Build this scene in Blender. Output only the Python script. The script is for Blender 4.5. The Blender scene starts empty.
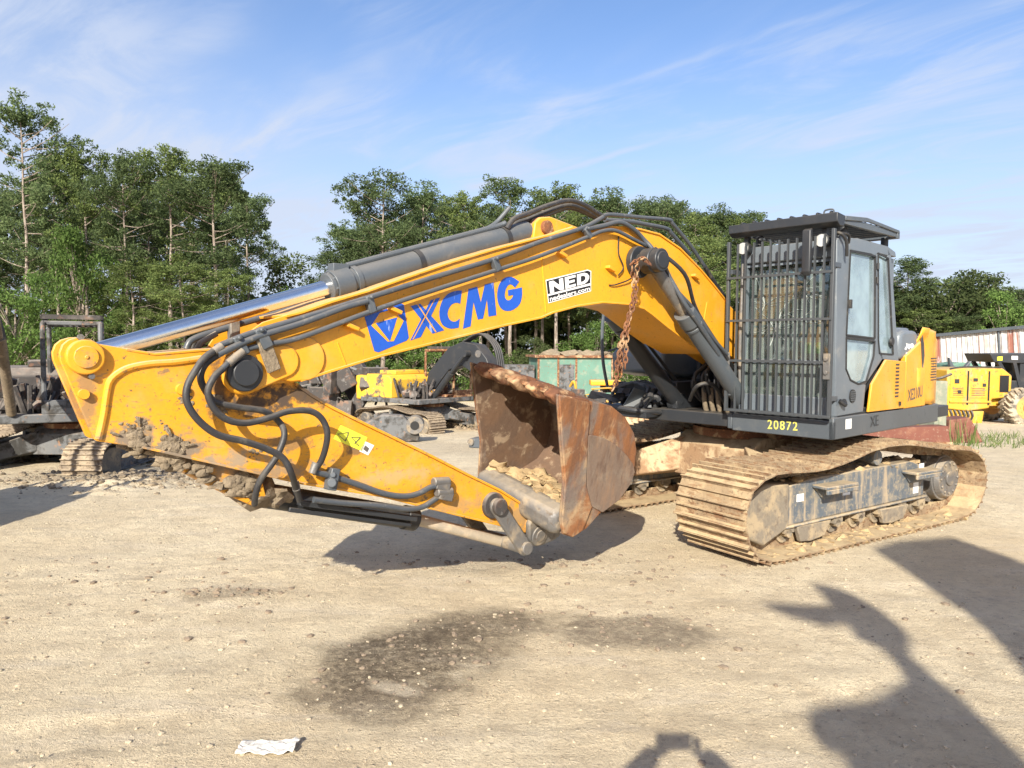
import bpy, bmesh, math, random
import numpy as np
from mathutils import Vector, Matrix, noise
R=math.radians
# ------------------------------------------------------------------ camera, sky, sun
C=bpy.context.scene
H=1.882; FPX=736.556; PIT=R(2.989); ROL=R(-.335)
cam=bpy.data.cameras.new('camera'); co=bpy.data.objects.new('camera',cam); C.collection.objects.link(co)
cam.sensor_width=36; cam.lens=FPX/1024*36; cam.clip_start=.05; cam.clip_end=3000
co.location=(0,0,H)
co.rotation_euler=(Matrix.Rotation(math.pi/2-PIT,3,'X')@Matrix.Rotation(-ROL,3,'Z')).to_euler()
C.camera=co
SUN_EL=R(27.8); SUN_AZ=R(12.72)      # light travels towards +Y, a little to +X
w=bpy.data.worlds.new('World'); C.world=w; w.use_nodes=True
sd=bpy.data.lights.new('sun','SUN'); sd.energy=4.8; sd.angle=R(.5); sd.color=(1,.93,.80)
so=bpy.data.objects.new('sun',sd); C.collection.objects.link(so)
so.rotation_euler=Vector((math.sin(SUN_AZ)*math.cos(SUN_EL),math.cos(SUN_AZ)*math.cos(SUN_EL),-math.sin(SUN_EL))).to_track_quat('-Z','Y').to_euler()
C.view_settings.view_transform='Standard'; C.view_settings.look='None'; C.view_settings.gamma=1
C.view_settings.exposure=.95
C.view_settings.use_curve_mapping=False

def ray(px,py):
    a,b=px-512,py-384
    u=a*math.cos(ROL)+b*math.sin(ROL); v=-(-a*math.sin(ROL)+b*math.cos(ROL))/FPX
    return (u/FPX, math.cos(PIT)+v*math.sin(PIT), -math.sin(PIT)+v*math.cos(PIT))

class NT:
    def __init__(s,nt): s.t=nt; nt.nodes.clear()
    def n(s,ty,**k):
        o=s.t.nodes.new('ShaderNode'+ty)
        for a,b in k.items():
            if a=='ins':
                for i,v in b.items():
                    if isinstance(v,bpy.types.NodeSocket): s.t.links.new(v,o.inputs[i])
                    else: o.inputs[i].default_value=v
            else: setattr(o,a,b)
        return o
    def math(s,op,a,b=0,c=0,clamp=False):
        o=s.n('Math',operation=op,use_clamp=clamp,ins={0:a,1:b,2:c}); return o.outputs[0]
    def mix(s,f,a,b):
        o=s.n('Mix',data_type='RGBA'); 
        for i,v in ((0,f),(6,a),(7,b)):
            if isinstance(v,bpy.types.NodeSocket): s.t.links.new(v,o.inputs[i])
            else: o.inputs[i].default_value=v
        return o.outputs[2]
    def rng(s,v,a,b,c=0,d=1,smooth=True):
        o=s.n('MapRange',ins={0:v,1:a,2:b,3:c,4:d}); o.interpolation_type='SMOOTHSTEP' if smooth else 'LINEAR'; return o.outputs[0]
    def noise(s,vec,scale,detail=4,rough=.55,dist=0,sc=None):
        if sc: vec=s.n('Mapping',ins={0:vec,3:sc}).outputs[0]
        return s.n('TexNoise',ins={'Vector':vec,'Scale':scale,'Detail':detail,'Roughness':rough,'Distortion':dist}).outputs[0]
def c4(c): return (c[0],c[1],c[2],1)

# world: Nishita sky plus thin cirrus
n=NT(w.node_tree)
sky=n.n('TexSky'); sky.sky_type='NISHITA'; sky.sun_disc=False; sky.sun_elevation=SUN_EL; sky.sun_rotation=math.pi+SUN_AZ
sky.altitude=20; sky.air_density=1.0; sky.dust_density=1.6; sky.ozone_density=2.2
tc=n.n('TexCoord').outputs['Generated']
sx=n.n('SeparateXYZ',ins={0:tc}).outputs
zz=n.math('MAXIMUM',n.math('ADD',sx[2],.12),.06)
px_=n.math('DIVIDE',sx[0],zz); py_=n.math('DIVIDE',sx[1],zz)
def plane(px,py):
    r=Vector(ray(px,py)).normalized(); return Vector((r.x/(r.z+.12),r.y/(r.z+.12)))
a,b=plane(850,0),plane(395,172); d=(b-a).normalized(); nn=Vector((-d.y,d.x))
al=n.math('ADD',n.math('MULTIPLY',px_,d.x),n.math('MULTIPLY',py_,d.y))
ac=n.math('ADD',n.math('MULTIPLY',px_,nn.x),n.math('MULTIPLY',py_,nn.y))
v=n.n('CombineXYZ',ins={0:n.math('MULTIPLY',al,.42),1:ac,2:0}).outputs[0]
wv=n.n('CombineXYZ',ins={0:al,1:n.math('MULTIPLY',ac,1.2),2:3.3}).outputs[0]
f1=n.noise(v,3.2,7,.62,.9); f2=n.noise(wv,1.1,3,.5,.4)
cl=n.math('MULTIPLY',n.rng(f1,.38,.72),n.rng(f2,.30,.56))
off=n.math('SUBTRACT',ac,a.dot(nn)); wob=n.math('MULTIPLY',n.math('SUBTRACT',n.noise(wv,2.5,3),.5),.12)
trail=n.rng(n.math('ABSOLUTE',n.math('ADD',off,wob)),.0,.04,1,0)
trail=n.math('MULTIPLY',trail,n.math('MULTIPLY',n.rng(f1,.35,.62),.34))
a2,b2=plane(625,145),plane(540,178)
m2=(a2+b2)/2; t2=n.rng(n.math('ABSOLUTE',n.math('ADD',n.math('SUBTRACT',ac,m2.dot(nn)),wob)),0,.04,1,0)
t2=n.math('MULTIPLY',t2,n.rng(n.math('ABSOLUTE',n.math('SUBTRACT',al,m2.dot(d))),.15,.5,1,0))
left=n.rng(px_,-1.4,-.1,.40,.0)
veil=n.math('MULTIPLY',left,n.rng(f2,.25,.65,.35,1))
low=n.rng(sx[2],.02,.42,.62,.0)
tot=n.math('MAXIMUM',n.math('MULTIPLY',cl,.62),trail)
tot=n.math('MAXIMUM',tot,n.math('MULTIPLY',t2,.45))
tot=n.math('ADD',n.math('ADD',tot,veil),low,clamp=True)
tot=n.math('MINIMUM',tot,.93)
skyc=n.n('HueSaturation',ins={'Color':sky.outputs[0],'Saturation':1.10,'Value':1.0}).outputs[0]
tn=n.n('Mix',data_type='RGBA',blend_type='MULTIPLY'); tn.inputs[0].default_value=1; n.t.links.new(skyc,tn.inputs[6]); tn.inputs[7].default_value=(1.0,.955,1.03,1)
mixc=n.mix(tot,tn.outputs[2],(3.35,3.75,4.6,1))
bg=n.n('Background',ins={0:mixc,1:.105}); ow=n.n('OutputWorld',ins={0:bg.outputs[0]})

# ------------------------------------------------------------------ helpers
COL=C.collection
MATS={}
def mat(name,col,rough=.6,metal=0,layers=(),bump=None,dust=None,spec=.5,coat=0,stains=()):
    m=bpy.data.materials.new(name); m.use_nodes=True; n=NT(m.node_tree)
    P=n.n('BsdfPrincipled'); tc=n.n('TexCoord').outputs['Object']
    # real-world position keeps dirt scales steady on scaled things
    c=c4(col); r=rough; mt=metal
    big=n.noise(tc,1.3,3); c=n.mix(n.rng(big,.3,.7,0,1),tuple(x*.90 for x in col)+(1,),tuple(min(1,x*1.08) for x in col)+(1,))
    fine=n.noise(tc,55,3); c=n.mix(n.rng(fine,.35,.75,0,.16),c,tuple(x*.55 for x in col)+(1,))
    for L in layers:
        s,lo,hi,lc=L[:4]; st=L[4] if len(L)>4 else None; am=L[5] if len(L)>5 else 1; lr=L[6] if len(L)>6 else .9
        f=n.rng(n.noise(tc,s,6,.62,.35,st),lo,hi,0,am)
        c=n.mix(f,c,c4(lc))
        r=n.math('ADD',n.math('MULTIPLY',r,n.math('SUBTRACT',1,f)),n.math('MULTIPLY',f,lr))
        if metal: mt=n.math('MULTIPLY',mt,n.math('SUBTRACT',1,f))
    if dust:
        dc,am,s=dust
        nz=n.n('SeparateXYZ',ins={0:n.n('NewGeometry').outputs['Normal']}).outputs[2]
        f=n.math('MULTIPLY',n.rng(nz,.15,.85),n.rng(n.noise(tc,s,6,.6),.25,.6,am*.35,am))
        f=n.math('MAXIMUM',f,n.rng(n.noise(tc,s*.6,7,.65),.5,.75,0,am*.4))
        c=n.mix(f,c,c4(dc)); r=n.math('ADD',n.math('MULTIPLY',r,n.math('SUBTRACT',1,f)),n.math('MULTIPLY',f,.95))
        if metal: mt=n.math('MULTIPLY',mt,n.math('SUBTRACT',1,f))
    if stains:
        sp=n.n('SeparateXYZ',ins={0:tc}).outputs; nz1=n.math('SUBTRACT',n.noise(tc,11,7,.7),.5)
        for (x,z,rx,rz,sc_,am) in stains:
            u=n.math('DIVIDE',n.math('SUBTRACT',sp[0],x),rx); v=n.math('DIVIDE',n.math('SUBTRACT',sp[2],z),rz)
            d=n.math('ADD',n.math('SQRT',n.math('ADD',n.math('MULTIPLY',u,u),n.math('MULTIPLY',v,v))),n.math('MULTIPLY',nz1,4.2))
            f=n.rng(d,.35,1.15,am,0); c=n.mix(f,c,c4(sc_)); r=n.math('ADD',n.math('MULTIPLY',r,n.math('SUBTRACT',1,f)),n.math('MULTIPLY',f,.95))
    def setp(k,v):
        if isinstance(v,bpy.types.NodeSocket): n.t.links.new(v,P.inputs[k])
        else: P.inputs[k].default_value=v
    setp('Base Color',c); setp('Roughness',r); setp('Metallic',mt); P.inputs['Specular IOR Level'].default_value=spec
    P.inputs['Coat Weight'].default_value=coat
    if bump:
        h=n.noise(tc,bump[0],6,.65)
        bp=n.n('Bump',ins={'Height':h,'Strength':bump[1],'Distance':bump[2] if len(bump)>2 else .01}); n.t.links.new(bp.outputs[0],P.inputs['Normal'])
    n.n('OutputMaterial',ins={0:P.outputs[0]}); MATS[name]=m; return m
SAND=(.50,.40,.27); MUD=(.30,.235,.16)
Y_=(.70,.315,.016)
M={}
M['yellow']=mat('yellow_paint',Y_,.42,0,[(7,.56,.74,(.55,.27,.03),None,.5),(34,.64,.70,(.13,.08,.04),None,.85),(2.2,.56,.78,(.60,.38,.12),None,.5),(60,.63,.69,(.30,.17,.06),(1,1,.2),.6)],bump=(30,.10,.004),dust=(SAND,.55,5))
M['yellow_stick']=mat('muddy_yellow_paint',Y_,.45,0,[(4,.53,.72,(.52,.25,.03),None,.55),(10,.60,.68,(.20,.13,.07),None,.9),(38,.62,.68,(.12,.08,.05),None,.9),(2.6,.56,.76,(.48,.33,.14),None,.55),(16,.58,.66,(.33,.2,.08),(1,1,3.5),.7)],bump=(24,.18,.006),dust=(SAND,.7,6),stains=[(6.5,1.40,.14,.12,(.22,.17,.12),1),(6.28,1.30,.16,.12,(.22,.17,.12),1),(6.0,1.22,.30,.06,(.30,.24,.17),.9),(5.8,1.12,.4,.05,(.25,.19,.13),.8),(5.55,1.58,.42,.09,(.07,.05,.035),.95),(5.85,1.55,.25,.10,(.08,.055,.04),.9),(6.05,1.6,.10,.16,(.10,.07,.05),.85),(4.9,1.0,.5,.05,(.42,.30,.15),.6),(3.75,.55,.25,.14,(.30,.20,.10),.8),(5.2,1.2,.10,.05,(.12,.08,.05),.8),(6.72,1.6,.05,.2,(.2,.14,.09),.7),(4.3,.72,.25,.08,(.30,.2,.1),.6),(5.65,1.28,.18,.05,(.16,.11,.07),.7)])
M['yellow_clean']=mat('bright_yellow_paint',(.72,.33,.018),.4,0,[(12,.6,.74,(.5,.3,.05),None,.6),(50,.68,.74,(.1,.07,.05),None,.8)],dust=(SAND,.35,6))
M['cat_yellow']=mat('faded_yellow_paint',(.56,.32,.03),.5,0,[(2,.50,.66,(.38,.24,.09),None,.7),(9,.58,.66,(.12,.09,.06),None,.8),(5,.55,.68,(.4,.3,.18),(1,1,.3),.7)],dust=(SAND,.4,4))
M['burnt_yellow']=mat('scorched_yellow_paint',(.75,.44,.04),.6,0,[(1.3,.54,.62,(.09,.075,.07),None,1),(4,.58,.66,(.28,.13,.06),None,.8),(10,.6,.7,(.25,.22,.2),None,.8)],bump=(20,.2))
M['grey']=mat('grey_paint',(.075,.088,.102),.42,0,[(7,.58,.74,(.14,.14,.135),None,.6),(40,.68,.75,(.07,.07,.07),None,.7)],bump=(30,.05,.003),dust=(SAND,.14,5))
M['cab_grey']=mat('cab_grey_paint',(.125,.148,.172),.36,0,[(6,.6,.78,(.33,.33,.31),None,.45)],bump=(12,.03,.003),dust=(SAND,.12,5))
M['track_grey']=mat('dusty_grey_frame',(.095,.112,.13),.55,0,[(6,.46,.66,(.27,.23,.17),None,.7),(30,.52,.66,(.33,.27,.18),None,.7),(3,.50,.68,(.40,.31,.20),(3,3,.5),.75)],bump=(30,.25,.006),dust=((.46,.355,.215),.8,5))
M['guard_dirty']=mat('dirt_covered_steel',(.20,.17,.13),.85,0,[(5,.45,.62,(.36,.28,.175),None,.9),(16,.52,.66,(.13,.10,.075),None,.7)],bump=(24,.5,.01),dust=((.46,.355,.215),.8,6))
M['pipe']=mat('grey_pipe_paint',(.062,.072,.085),.38,0,[(14,.58,.72,(.24,.22,.18),None,.5)],dust=(SAND,.15,8))
M['bar']=mat('dark_bar_paint',(.052,.058,.064),.5,0,[(14,.62,.76,(.12,.10,.08),None,.4)])
M['dark']=mat('dark_grey_steel',(.024,.027,.032),.45,0,[(6,.6,.78,(.09,.08,.07),None,.5)],dust=(SAND,.10,6))
M['black']=mat('black_rubber',(.022,.022,.023),.55,0,[(12,.55,.75,(.16,.14,.11),None,.5)],bump=(90,.2,.003))
M['hose']=mat('dusty_black_hose',(.028,.028,.031),.5,0,[(10,.5,.75,(.11,.10,.08),None,.6)],bump=(120,.35,.003),dust=((.24,.21,.165),.35,9))
M['chrome']=mat('chrome_rod',(.88,.89,.90),.20,1,[(14,.62,.76,(.5,.47,.4),(.2,1,1),.35,.4)],spec=.5)
M['dull_rod']=mat('dusty_rod',(.48,.42,.33),.6,.25,[(9,.5,.7,(.55,.45,.32),None,.8)],bump=(40,.2))
M['rust']=mat('rusty_steel',(.19,.078,.034),.8,0,[(5,.44,.58,(.13,.055,.028),None,1),(8,.52,.64,(.46,.31,.17),None,.85),(2.2,.52,.66,(.52,.38,.22),None,.7),(30,.58,.68,(.40,.17,.06),None,.8)],bump=(22,.6,.012))
M['wear']=mat('scraped_wear_plate',(.19,.135,.10),.7,.1,[(5,.42,.72,(.27,.16,.09),(2.5,2.5,.5),.7),(9,.5,.68,(.11,.065,.045),(2,2,.6),.8),(2,.52,.68,(.30,.26,.2),None,.6)],bump=(22,.5,.01))
M['rust_streak']=mat('streaked_rusty_steel',(.25,.10,.035),.78,0,[(5,.42,.62,(.13,.06,.03),(3,3,.4),.75),(8,.52,.70,(.42,.28,.15),(1.5,1.5,.7),.8),(2.2,.52,.64,(.40,.29,.17),None,.7),(1.6,.54,.66,(.15,.13,.115),(1.5,1.5,.8),.8),(45,.58,.7,(.12,.055,.03),None,.7),(5,.60,.74,(.50,.36,.20),None,.7)],bump=(22,.55,.012))
M['bucket_in']=mat('bucket_inside_steel',(.17,.10,.06),.8,0,[(3,.42,.6,(.12,.075,.05),None,.9),(7,.52,.66,(.36,.27,.18),None,.8),(1.6,.5,.62,(.20,.19,.18),None,.8)],bump=(18,.5,.012))
M['steel_worn']=mat('worn_grey_steel',(.15,.145,.14),.5,.3,[(6,.48,.66,(.27,.215,.145),None,.8),(18,.54,.68,(.09,.065,.045),None,.8)],bump=(26,.5,.01),dust=(SAND,.4,5))
M['shoe']=mat('muddy_track_shoe',(.235,.165,.10),.8,0,[(4,.44,.66,(.40,.30,.18),None,.9),(9,.49,.62,(.17,.085,.04),(1,1,3),.85),(30,.54,.66,(.10,.065,.04),None,.75)],bump=(26,.8,.012),dust=((.52,.40,.23),.8,7))
M['shoe_grey']=mat('pale_track_shoe',(.19,.15,.11),.8,0,[(5,.45,.62,(.33,.26,.18),None,.9),(16,.50,.62,(.10,.07,.045),None,.9)],bump=(26,.6,.010),dust=(SAND,.6,6))
M['mud']=mat('dried_mud',(.215,.17,.115),.95,0,[(9,.48,.7,(.34,.27,.185),None,.8),(22,.5,.7,(.11,.085,.06),None,.8)],bump=(40,.9,.015))
M['dirt']=mat('sandy_dirt',(.40,.285,.15),.95,0,[(9,.45,.65,(.46,.34,.19),None,.8)],bump=(40,.8,.012))
M['frame_tan']=mat('dusty_rust_frame',(.27,.165,.09),.85,0,[(4,.45,.62,(.52,.39,.24),None,.9),(12,.52,.66,(.16,.08,.045),None,.8)],bump=(20,.4,.01),dust=((.46,.36,.22),.7,5))
M['burnt']=mat('burnt_metal',(.045,.04,.038),.75,0,[(4,.52,.66,(.19,.10,.06),None,.8),(9,.55,.7,(.22,.21,.20),None,.7)],bump=(24,.5,.01),dust=((.35,.3,.25),.5,5))
M['burnt_grey']=mat('scorched_grey_metal',(.12,.125,.13),.6,0,[(4,.44,.60,(.035,.033,.03),None,.95),(9,.58,.7,(.28,.15,.08),None,.8)],bump=(24,.3,.01),dust=((.36,.3,.24),.3,5))
M['redrust']=mat('red_rust_paint',(.17,.06,.04),.7,0,[(4,.5,.66,(.24,.12,.075),None,.8),(14,.55,.7,(.33,.26,.19),None,.5)],bump=(24,.3,.01))
M['green']=mat('faded_green_paint',(.11,.22,.17),.7,0,[(3,.5,.64,(.22,.26,.2),None,.8),(10,.56,.7,(.2,.1,.06),None,.8)])
M['postgreen']=mat('grey_green_plate',(.22,.24,.18),.8,0,[(6,.45,.64,(.32,.30,.22),None,.8)])
M['blue']=mat('blue_decal',(.012,.085,.46),.4,0,[(16,.63,.68,(.35,.42,.6),(1,1,.3),.7)])
M['white']=mat('white_decal',(.78,.78,.76),.5); M['blackd']=mat('black_decal',(.012,.012,.013),.4)
M['labely']=mat('label_yellow',(.80,.78,.05),.5,0,[(40,.6,.7,(.25,.22,.05),None,.7)])
M['textyel']=mat('stencil_yellow',(.62,.58,.12),.6); M['texgrey']=mat('dark_lettering',(.12,.10,.08),.6)
M['bark']=mat('pine_bark',(.19,.15,.12),.9,0,[(3,.45,.65,(.38,.33,.28),(4,4,.6),.9)],bump=(8,.8,.04))
M['tyre']=mat('dusty_tyre',(.10,.09,.075),.9,0,[(4,.35,.6,(.42,.37,.28),None,.9)],dust=(SAND,.9,5))
M['rim']=mat('rusty_orange_rim',(.60,.30,.08),.7,0,[(6,.5,.66,(.36,.2,.09),None,.8)])
M['paper']=mat('crumpled_wrapper',(.62,.60,.55),.45,.15,[(30,.5,.7,(.35,.32,.28),None,.5)],bump=(40,.6,.01))
M['stone']=mat('pebble',(.40,.335,.235),.95,0,[(3,.45,.7,(.55,.47,.34),None,.7)])
M['clod']=mat('dark_clod',(.22,.17,.12),.95)
M['seat']=mat('seat_fabric',(.03,.032,.036),.8); M['hiviz']=mat('hi_vis_yellow',(.62,.75,.03),.6)
M['lamp']=mat('lamp_lens',(.6,.6,.58),.15,.3)
M['skin']=mat('skin',(.50,.27,.17),.5); M['cloth']=mat('denim',(.05,.08,.16),.8); M['shirt']=mat('grey_shirt',(.22,.22,.23),.8)
M['amber']=mat('amber_reflector',(.5,.12,.01),.3)

def glass(name,tint,dusty,gl=.9,base=.16,dc=(.55,.60,.58,1)):
    m=bpy.data.materials.new(name); m.use_nodes=True; n=NT(m.node_tree)
    tc=n.n('TexCoord').outputs['Object']
    tr=n.n('BsdfTransparent',ins={0:c4(tint)}).outputs[0]
    gs=n.n('BsdfGlossy',ins={0:(.9,.95,.97,1),1:.04}).outputs[0]
    df=n.n('BsdfDiffuse',ins={0:dc}).outputs[0]
    lw=n.n('LayerWeight',ins={0:.28}).outputs['Fresnel']
    a=n.n('MixShader',ins={0:n.math('MULTIPLY',n.rng(lw,0,1,base,1,False),gl),1:tr,2:gs}).outputs[0]
    f=n.math('MULTIPLY',n.rng(n.noise(tc,3,5),.3,.7,.5,1),dusty)
    b=n.n('MixShader',ins={0:f,1:a,2:df}).outputs[0]
    n.n('OutputMaterial',ins={0:b}); return m
M['glass_front']=glass('dusty_windscreen',(.50,.66,.62),.22,1.0,.10)
M['glass_far']=glass('grimy_far_glass',(.16,.24,.22),.25,.6,.08,(.16,.24,.22,1))
M['glass_side']=glass('side_window_glass',(.42,.58,.60),.42,1.0,.34,(.50,.66,.72,1))
M['crack']=glass('crack_lines',(.9,.95,.95),.8)

class MB:
    def __init__(s): s.bm=bmesh.new()
    def verts(s,pts): return [s.bm.verts.new(p) for p in pts]
    def face(s,vs):
        try: return s.bm.faces.new(vs)
        except ValueError: return None
    def box(s,a,b,rot=None,jit=0):
        (x0,y0,z0),(x1,y1,z1)=a,b
        P=[(x0,y0,z0),(x1,y0,z0),(x1,y1,z0),(x0,y1,z0),(x0,y0,z1),(x1,y0,z1),(x1,y1,z1),(x0,y1,z1)]
        if rot: # rot=(matrix,pivot)
            m,pv=rot; pv=Vector(pv); P=[pv+m@(Vector(p)-pv) for p in P]
        if jit: P=[Vector(p)+Vector([random.uniform(-jit,jit) for _ in range(3)]) for p in P]
        v=s.verts(P)
        for f in ((0,3,2,1),(4,5,6,7),(0,1,5,4),(1,2,6,5),(2,3,7,6),(3,0,4,7)): s.face([v[i] for i in f])
        return s
    def prism(s,poly,y0,y1,ax='y'):
        def P(p,y): return (p[0],y,p[1]) if ax=='y' else ((y,p[0],p[1]) if ax=='x' else (p[0],p[1],y))
        a=s.verts([P(p,y0) for p in poly]); b=s.verts([P(p,y1) for p in poly]); k=len(poly)
        s.face(a); s.face(b[::-1])
        for i in range(k): s.face([a[i],b[i],b[(i+1)%k],a[(i+1)%k]])
        return s
    def cyl(s,p,q,r,r2=None,seg=20,caps=True):
        p,q=Vector(p),Vector(q); r2=r if r2 is None else r2; d=(q-p).normalized()
        u=d.orthogonal().normalized(); w=d.cross(u)
        A=s.verts([p+(u*math.cos(t)+w*math.sin(t))*r for t in [2*math.pi*i/seg for i in range(seg)]])
        B=s.verts([q+(u*math.cos(t)+w*math.sin(t))*r2 for t in [2*math.pi*i/seg for i in range(seg)]])
        for i in range(seg): s.face([A[i],A[(i+1)%seg],B[(i+1)%seg],B[i]])
        if caps: s.face(A[::-1]); s.face(B)
        return s
    def tube(s,pts,r,seg=10,sub=6,smooth=True,taper=None):
        pts=[Vector(p) for p in pts]
        if smooth and len(pts)>2:
            o=[]
            for i in range(len(pts)-1):
                p0=pts[max(i-1,0)];p1=pts[i];p2=pts[i+1];p3=pts[min(i+2,len(pts)-1)]
                for k in range(sub):
                    t=k/sub; o.append(.5*((2*p1)+(p2-p0)*t+(2*p0-5*p1+4*p2-p3)*t*t+(3*p1-p0-3*p2+p3)*t**3))
            o.append(pts[-1]); pts=o
        u=None; prev=None
        for i,p in enumerate(pts):
            d=(pts[min(i+1,len(pts)-1)]-pts[max(i-1,0)]).normalized()
            u=d.orthogonal().normalized() if u is None else (u-d*u.dot(d)).normalized()
            w=d.cross(u); rr=r if not taper else r+(taper-r)*i/(len(pts)-1)
            ring=s.verts([p+(u*math.cos(t)+w*math.sin(t))*rr for t in [2*math.pi*j/seg for j in range(seg)]])
            if prev:
                for j in range(seg): s.face([prev[j],prev[(j+1)%seg],ring[(j+1)%seg],ring[j]])
            else: s.face(ring[::-1])
            prev=ring
        s.face(prev); return s
    def bar(s,p,q,w,h=None):
        p,q=Vector(p),Vector(q); h=w if h is None else h; d=(q-p).normalized()
        up=Vector((0,0,1)) if abs(d.z)<.9 else Vector((1,0,0)); u=d.cross(up).normalized()*w/2; v=u.cross(d).normalized()*h/2
        A=s.verts([p+u+v,p-u+v,p-u-v,p+u-v]); B=s.verts([q+u+v,q-u+v,q-u-v,q+u-v])
        s.face(A[::-1]); s.face(B)
        for i in range(4): s.face([A[i],A[(i+1)%4],B[(i+1)%4],B[i]])
        return s
    def blob(s,c,r,rough=.35,sub=2,sc=(1,1,1),seed=0):
        m=bmesh.ops.create_icosphere(s.bm,subdivisions=sub,radius=1); c=Vector(c)
        for v in m['verts']:
            k=1+rough*noise.noise(v.co*1.6+Vector((seed*3.1,seed,0)))*1.6+rough*.5*noise.noise(v.co*4+Vector((seed,0,seed)))
            v.co=c+Vector((v.co.x*sc[0],v.co.y*sc[1],v.co.z*sc[2]))*r*k
        return s
    def build(s,name,m,parent=None,bevel=0,smooth=40,norm=True):
        me=bpy.data.meshes.new(name)
        if norm: bmesh.ops.recalc_face_normals(s.bm,faces=s.bm.faces)
        s.bm.to_mesh(me); s.bm.free()
        o=bpy.data.objects.new(name,me); COL.objects.link(o)
        for k in (m if isinstance(m,(list,tuple)) else [m]): me.materials.append(M[k] if isinstance(k,str) else k)
        if smooth:
            me.polygons.foreach_set('use_smooth',[True]*len(me.polygons)); me.set_sharp_from_angle(angle=R(smooth))
        if bevel:
            b=o.modifiers.new('bevel','BEVEL'); b.width=bevel; b.segments=2; b.limit_method='ANGLE'; b.angle_limit=R(35); b.harden_normals=False
        if parent: o.parent=parent
        return o
def empty(name,loc,rz=0):
    o=bpy.data.objects.new(name,None); COL.objects.link(o); o.location=loc; o.rotation_euler=(0,0,rz); o.empty_display_size=.3; return o
def tag(o,label=None,cat=None,group=None,kind=None):
    for k,v in (('label',label),('category',cat),('group',group),('kind',kind)):
        if v: o[k]=v
    return o
def textmesh(txt,spacing=1.0,bold=0.0):
    cu=bpy.data.curves.new('t','FONT'); cu.body=txt; cu.offset=bold; cu.space_character=spacing
    o=bpy.data.objects.new('t',cu); COL.objects.link(o); dg=bpy.context.evaluated_depsgraph_get(); dg.update()
    me=bpy.data.meshes.new_from_object(o.evaluated_get(dg)); bpy.data.objects.remove(o)
    V=[v.co.copy() for v in me.vertices]; F=[list(p.vertices) for p in me.polygons]
    x0=min(v.x for v in V);x1=max(v.x for v in V);y0=min(v.y for v in V);y1=max(v.y for v in V)
    return [((v.x-x0)/(x1-x0),(v.y-y0)/(y1-y0)) for v in V],F
def quadmap(q,u,v):   # q = TL,TR,BR,BL points (tuples)
    TL,TR,BR,BL=[Vector(p) for p in q]
    return (BL*(1-u)+BR*u)*(1-v)+(TL*(1-u)+TR*u)*v

# ------------------------------------------------------------------ ground
def zg(x,y):
    s=max(0,y-9.5); s=s*s/(s+1.5) if s>0 else 0
    return -.05*min(s,46)
def hn(x,y):
    return .020*noise.noise(Vector((x*.8,y*.8,0)))+.012*noise.noise(Vector((x*2.6,y*2.6,3)))+.007*noise.noise(Vector((x*8,y*8,5)))
RUTS=[((-6,4.6),(1.5,6.9),.17),((-6,5.2),(1.0,7.5),.17),((-4,3.0),(3.2,4.2),.2),((-2.6,4.35),(-1.3,4.55),.12),((-5,7.4),(-1,9.5),.2),((0.5,2.9),(6,6.2),.18)]
def rut(x,y):
    h=0
    for (a,b,w_) in RUTS:
        dx,dy=b[0]-a[0],b[1]-a[1]; L=math.hypot(dx,dy); t=((x-a[0])*dx+(y-a[1])*dy)/L
        if t<0 or t>L: continue
        d=abs(((x-a[0])*dy-(y-a[1])*dx)/L+.10*math.sin(t*.8))/w_
        if d<1.5: h+=(-.012 if d<.8 else .006)*(1+.5*math.sin(t*31)*(d<1))*min(1,t,L-t)*(.4+noise.noise(Vector((t*1.3,a[0],0)))*.9)
    return h
def gheight(x,y):
    f=1
    # flatter under the tracked undercarriage
    dx,dy=x-2.7,y-8.4
    if dx*dx+dy*dy<7: f=.25
    rough=1+1.6*max(0,1-math.hypot((x+5.2)/1.6,(y-9.9)/1.3))
    return zg(x,y)+rut(x,y)+hn(x,y)*f*rough+(.0 if rough<=1 else .05*(rough-1)*abs(noise.noise(Vector((x*3,y*3,9)))))
def gridcoords(a,b,step,far,grow):
    v=list(np.arange(a,b+1e-6,step)); s=step; x=b
    while x<far: s*=grow; x+=s; v.append(x)
    s=step; x=a; l=[]
    while x>-far: s*=grow; x-=s; l.append(x)
    return l[::-1]+v
gx=gridcoords(-6.5,7.0,.045,900,1.16); gy=gridcoords(2.6,10.5,.042,900,1.11)
V=[];
for y in gy:
    for x in gx: V.append((x,y,gheight(x,y)))
nx,ny=len(gx),len(gy)
ii=np.arange(nx*ny).reshape(ny,nx); Fq=np.stack([ii[:-1,:-1],ii[:-1,1:],ii[1:,1:],ii[1:,:-1]],-1).reshape(-1,4)
me=bpy.data.meshes.new('ground'); me.from_pydata(V,[],Fq.tolist()); me.polygons.foreach_set('use_smooth',[True]*len(me.polygons))
ground=bpy.data.objects.new('ground',me); COL.objects.link(ground); tag(ground,kind='structure')
m=bpy.data.materials.new('sandy_yard'); m.use_nodes=True; n=NT(m.node_tree); me.materials.append(m)
tc=n.n('TexCoord').outputs['Object']; sp=n.n('SeparateXYZ',ins={0:tc}).outputs
c=n.mix(n.rng(n.noise(tc,.55,5,.6),.35,.65),(.70,.575,.385,1),(.80,.68,.475,1))
c=n.mix(n.rng(n.noise(tc,3.5,7,.7),.42,.68,0,.6),c,(.55,.445,.30,1))
c=n.mix(n.rng(n.noise(tc,2.0,6,.7,.5,(.35,1.8,1)),.5,.7,0,.5),c,(.74,.64,.49,1))
c=n.mix(n.rng(n.noise(tc,20,7,.8),.51,.66,0,.5),c,(.34,.27,.19,1))
c=n.mix(n.rng(n.noise(tc,60,4,.75),.60,.70,0,.6),c,(.78,.70,.57,1))
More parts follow.
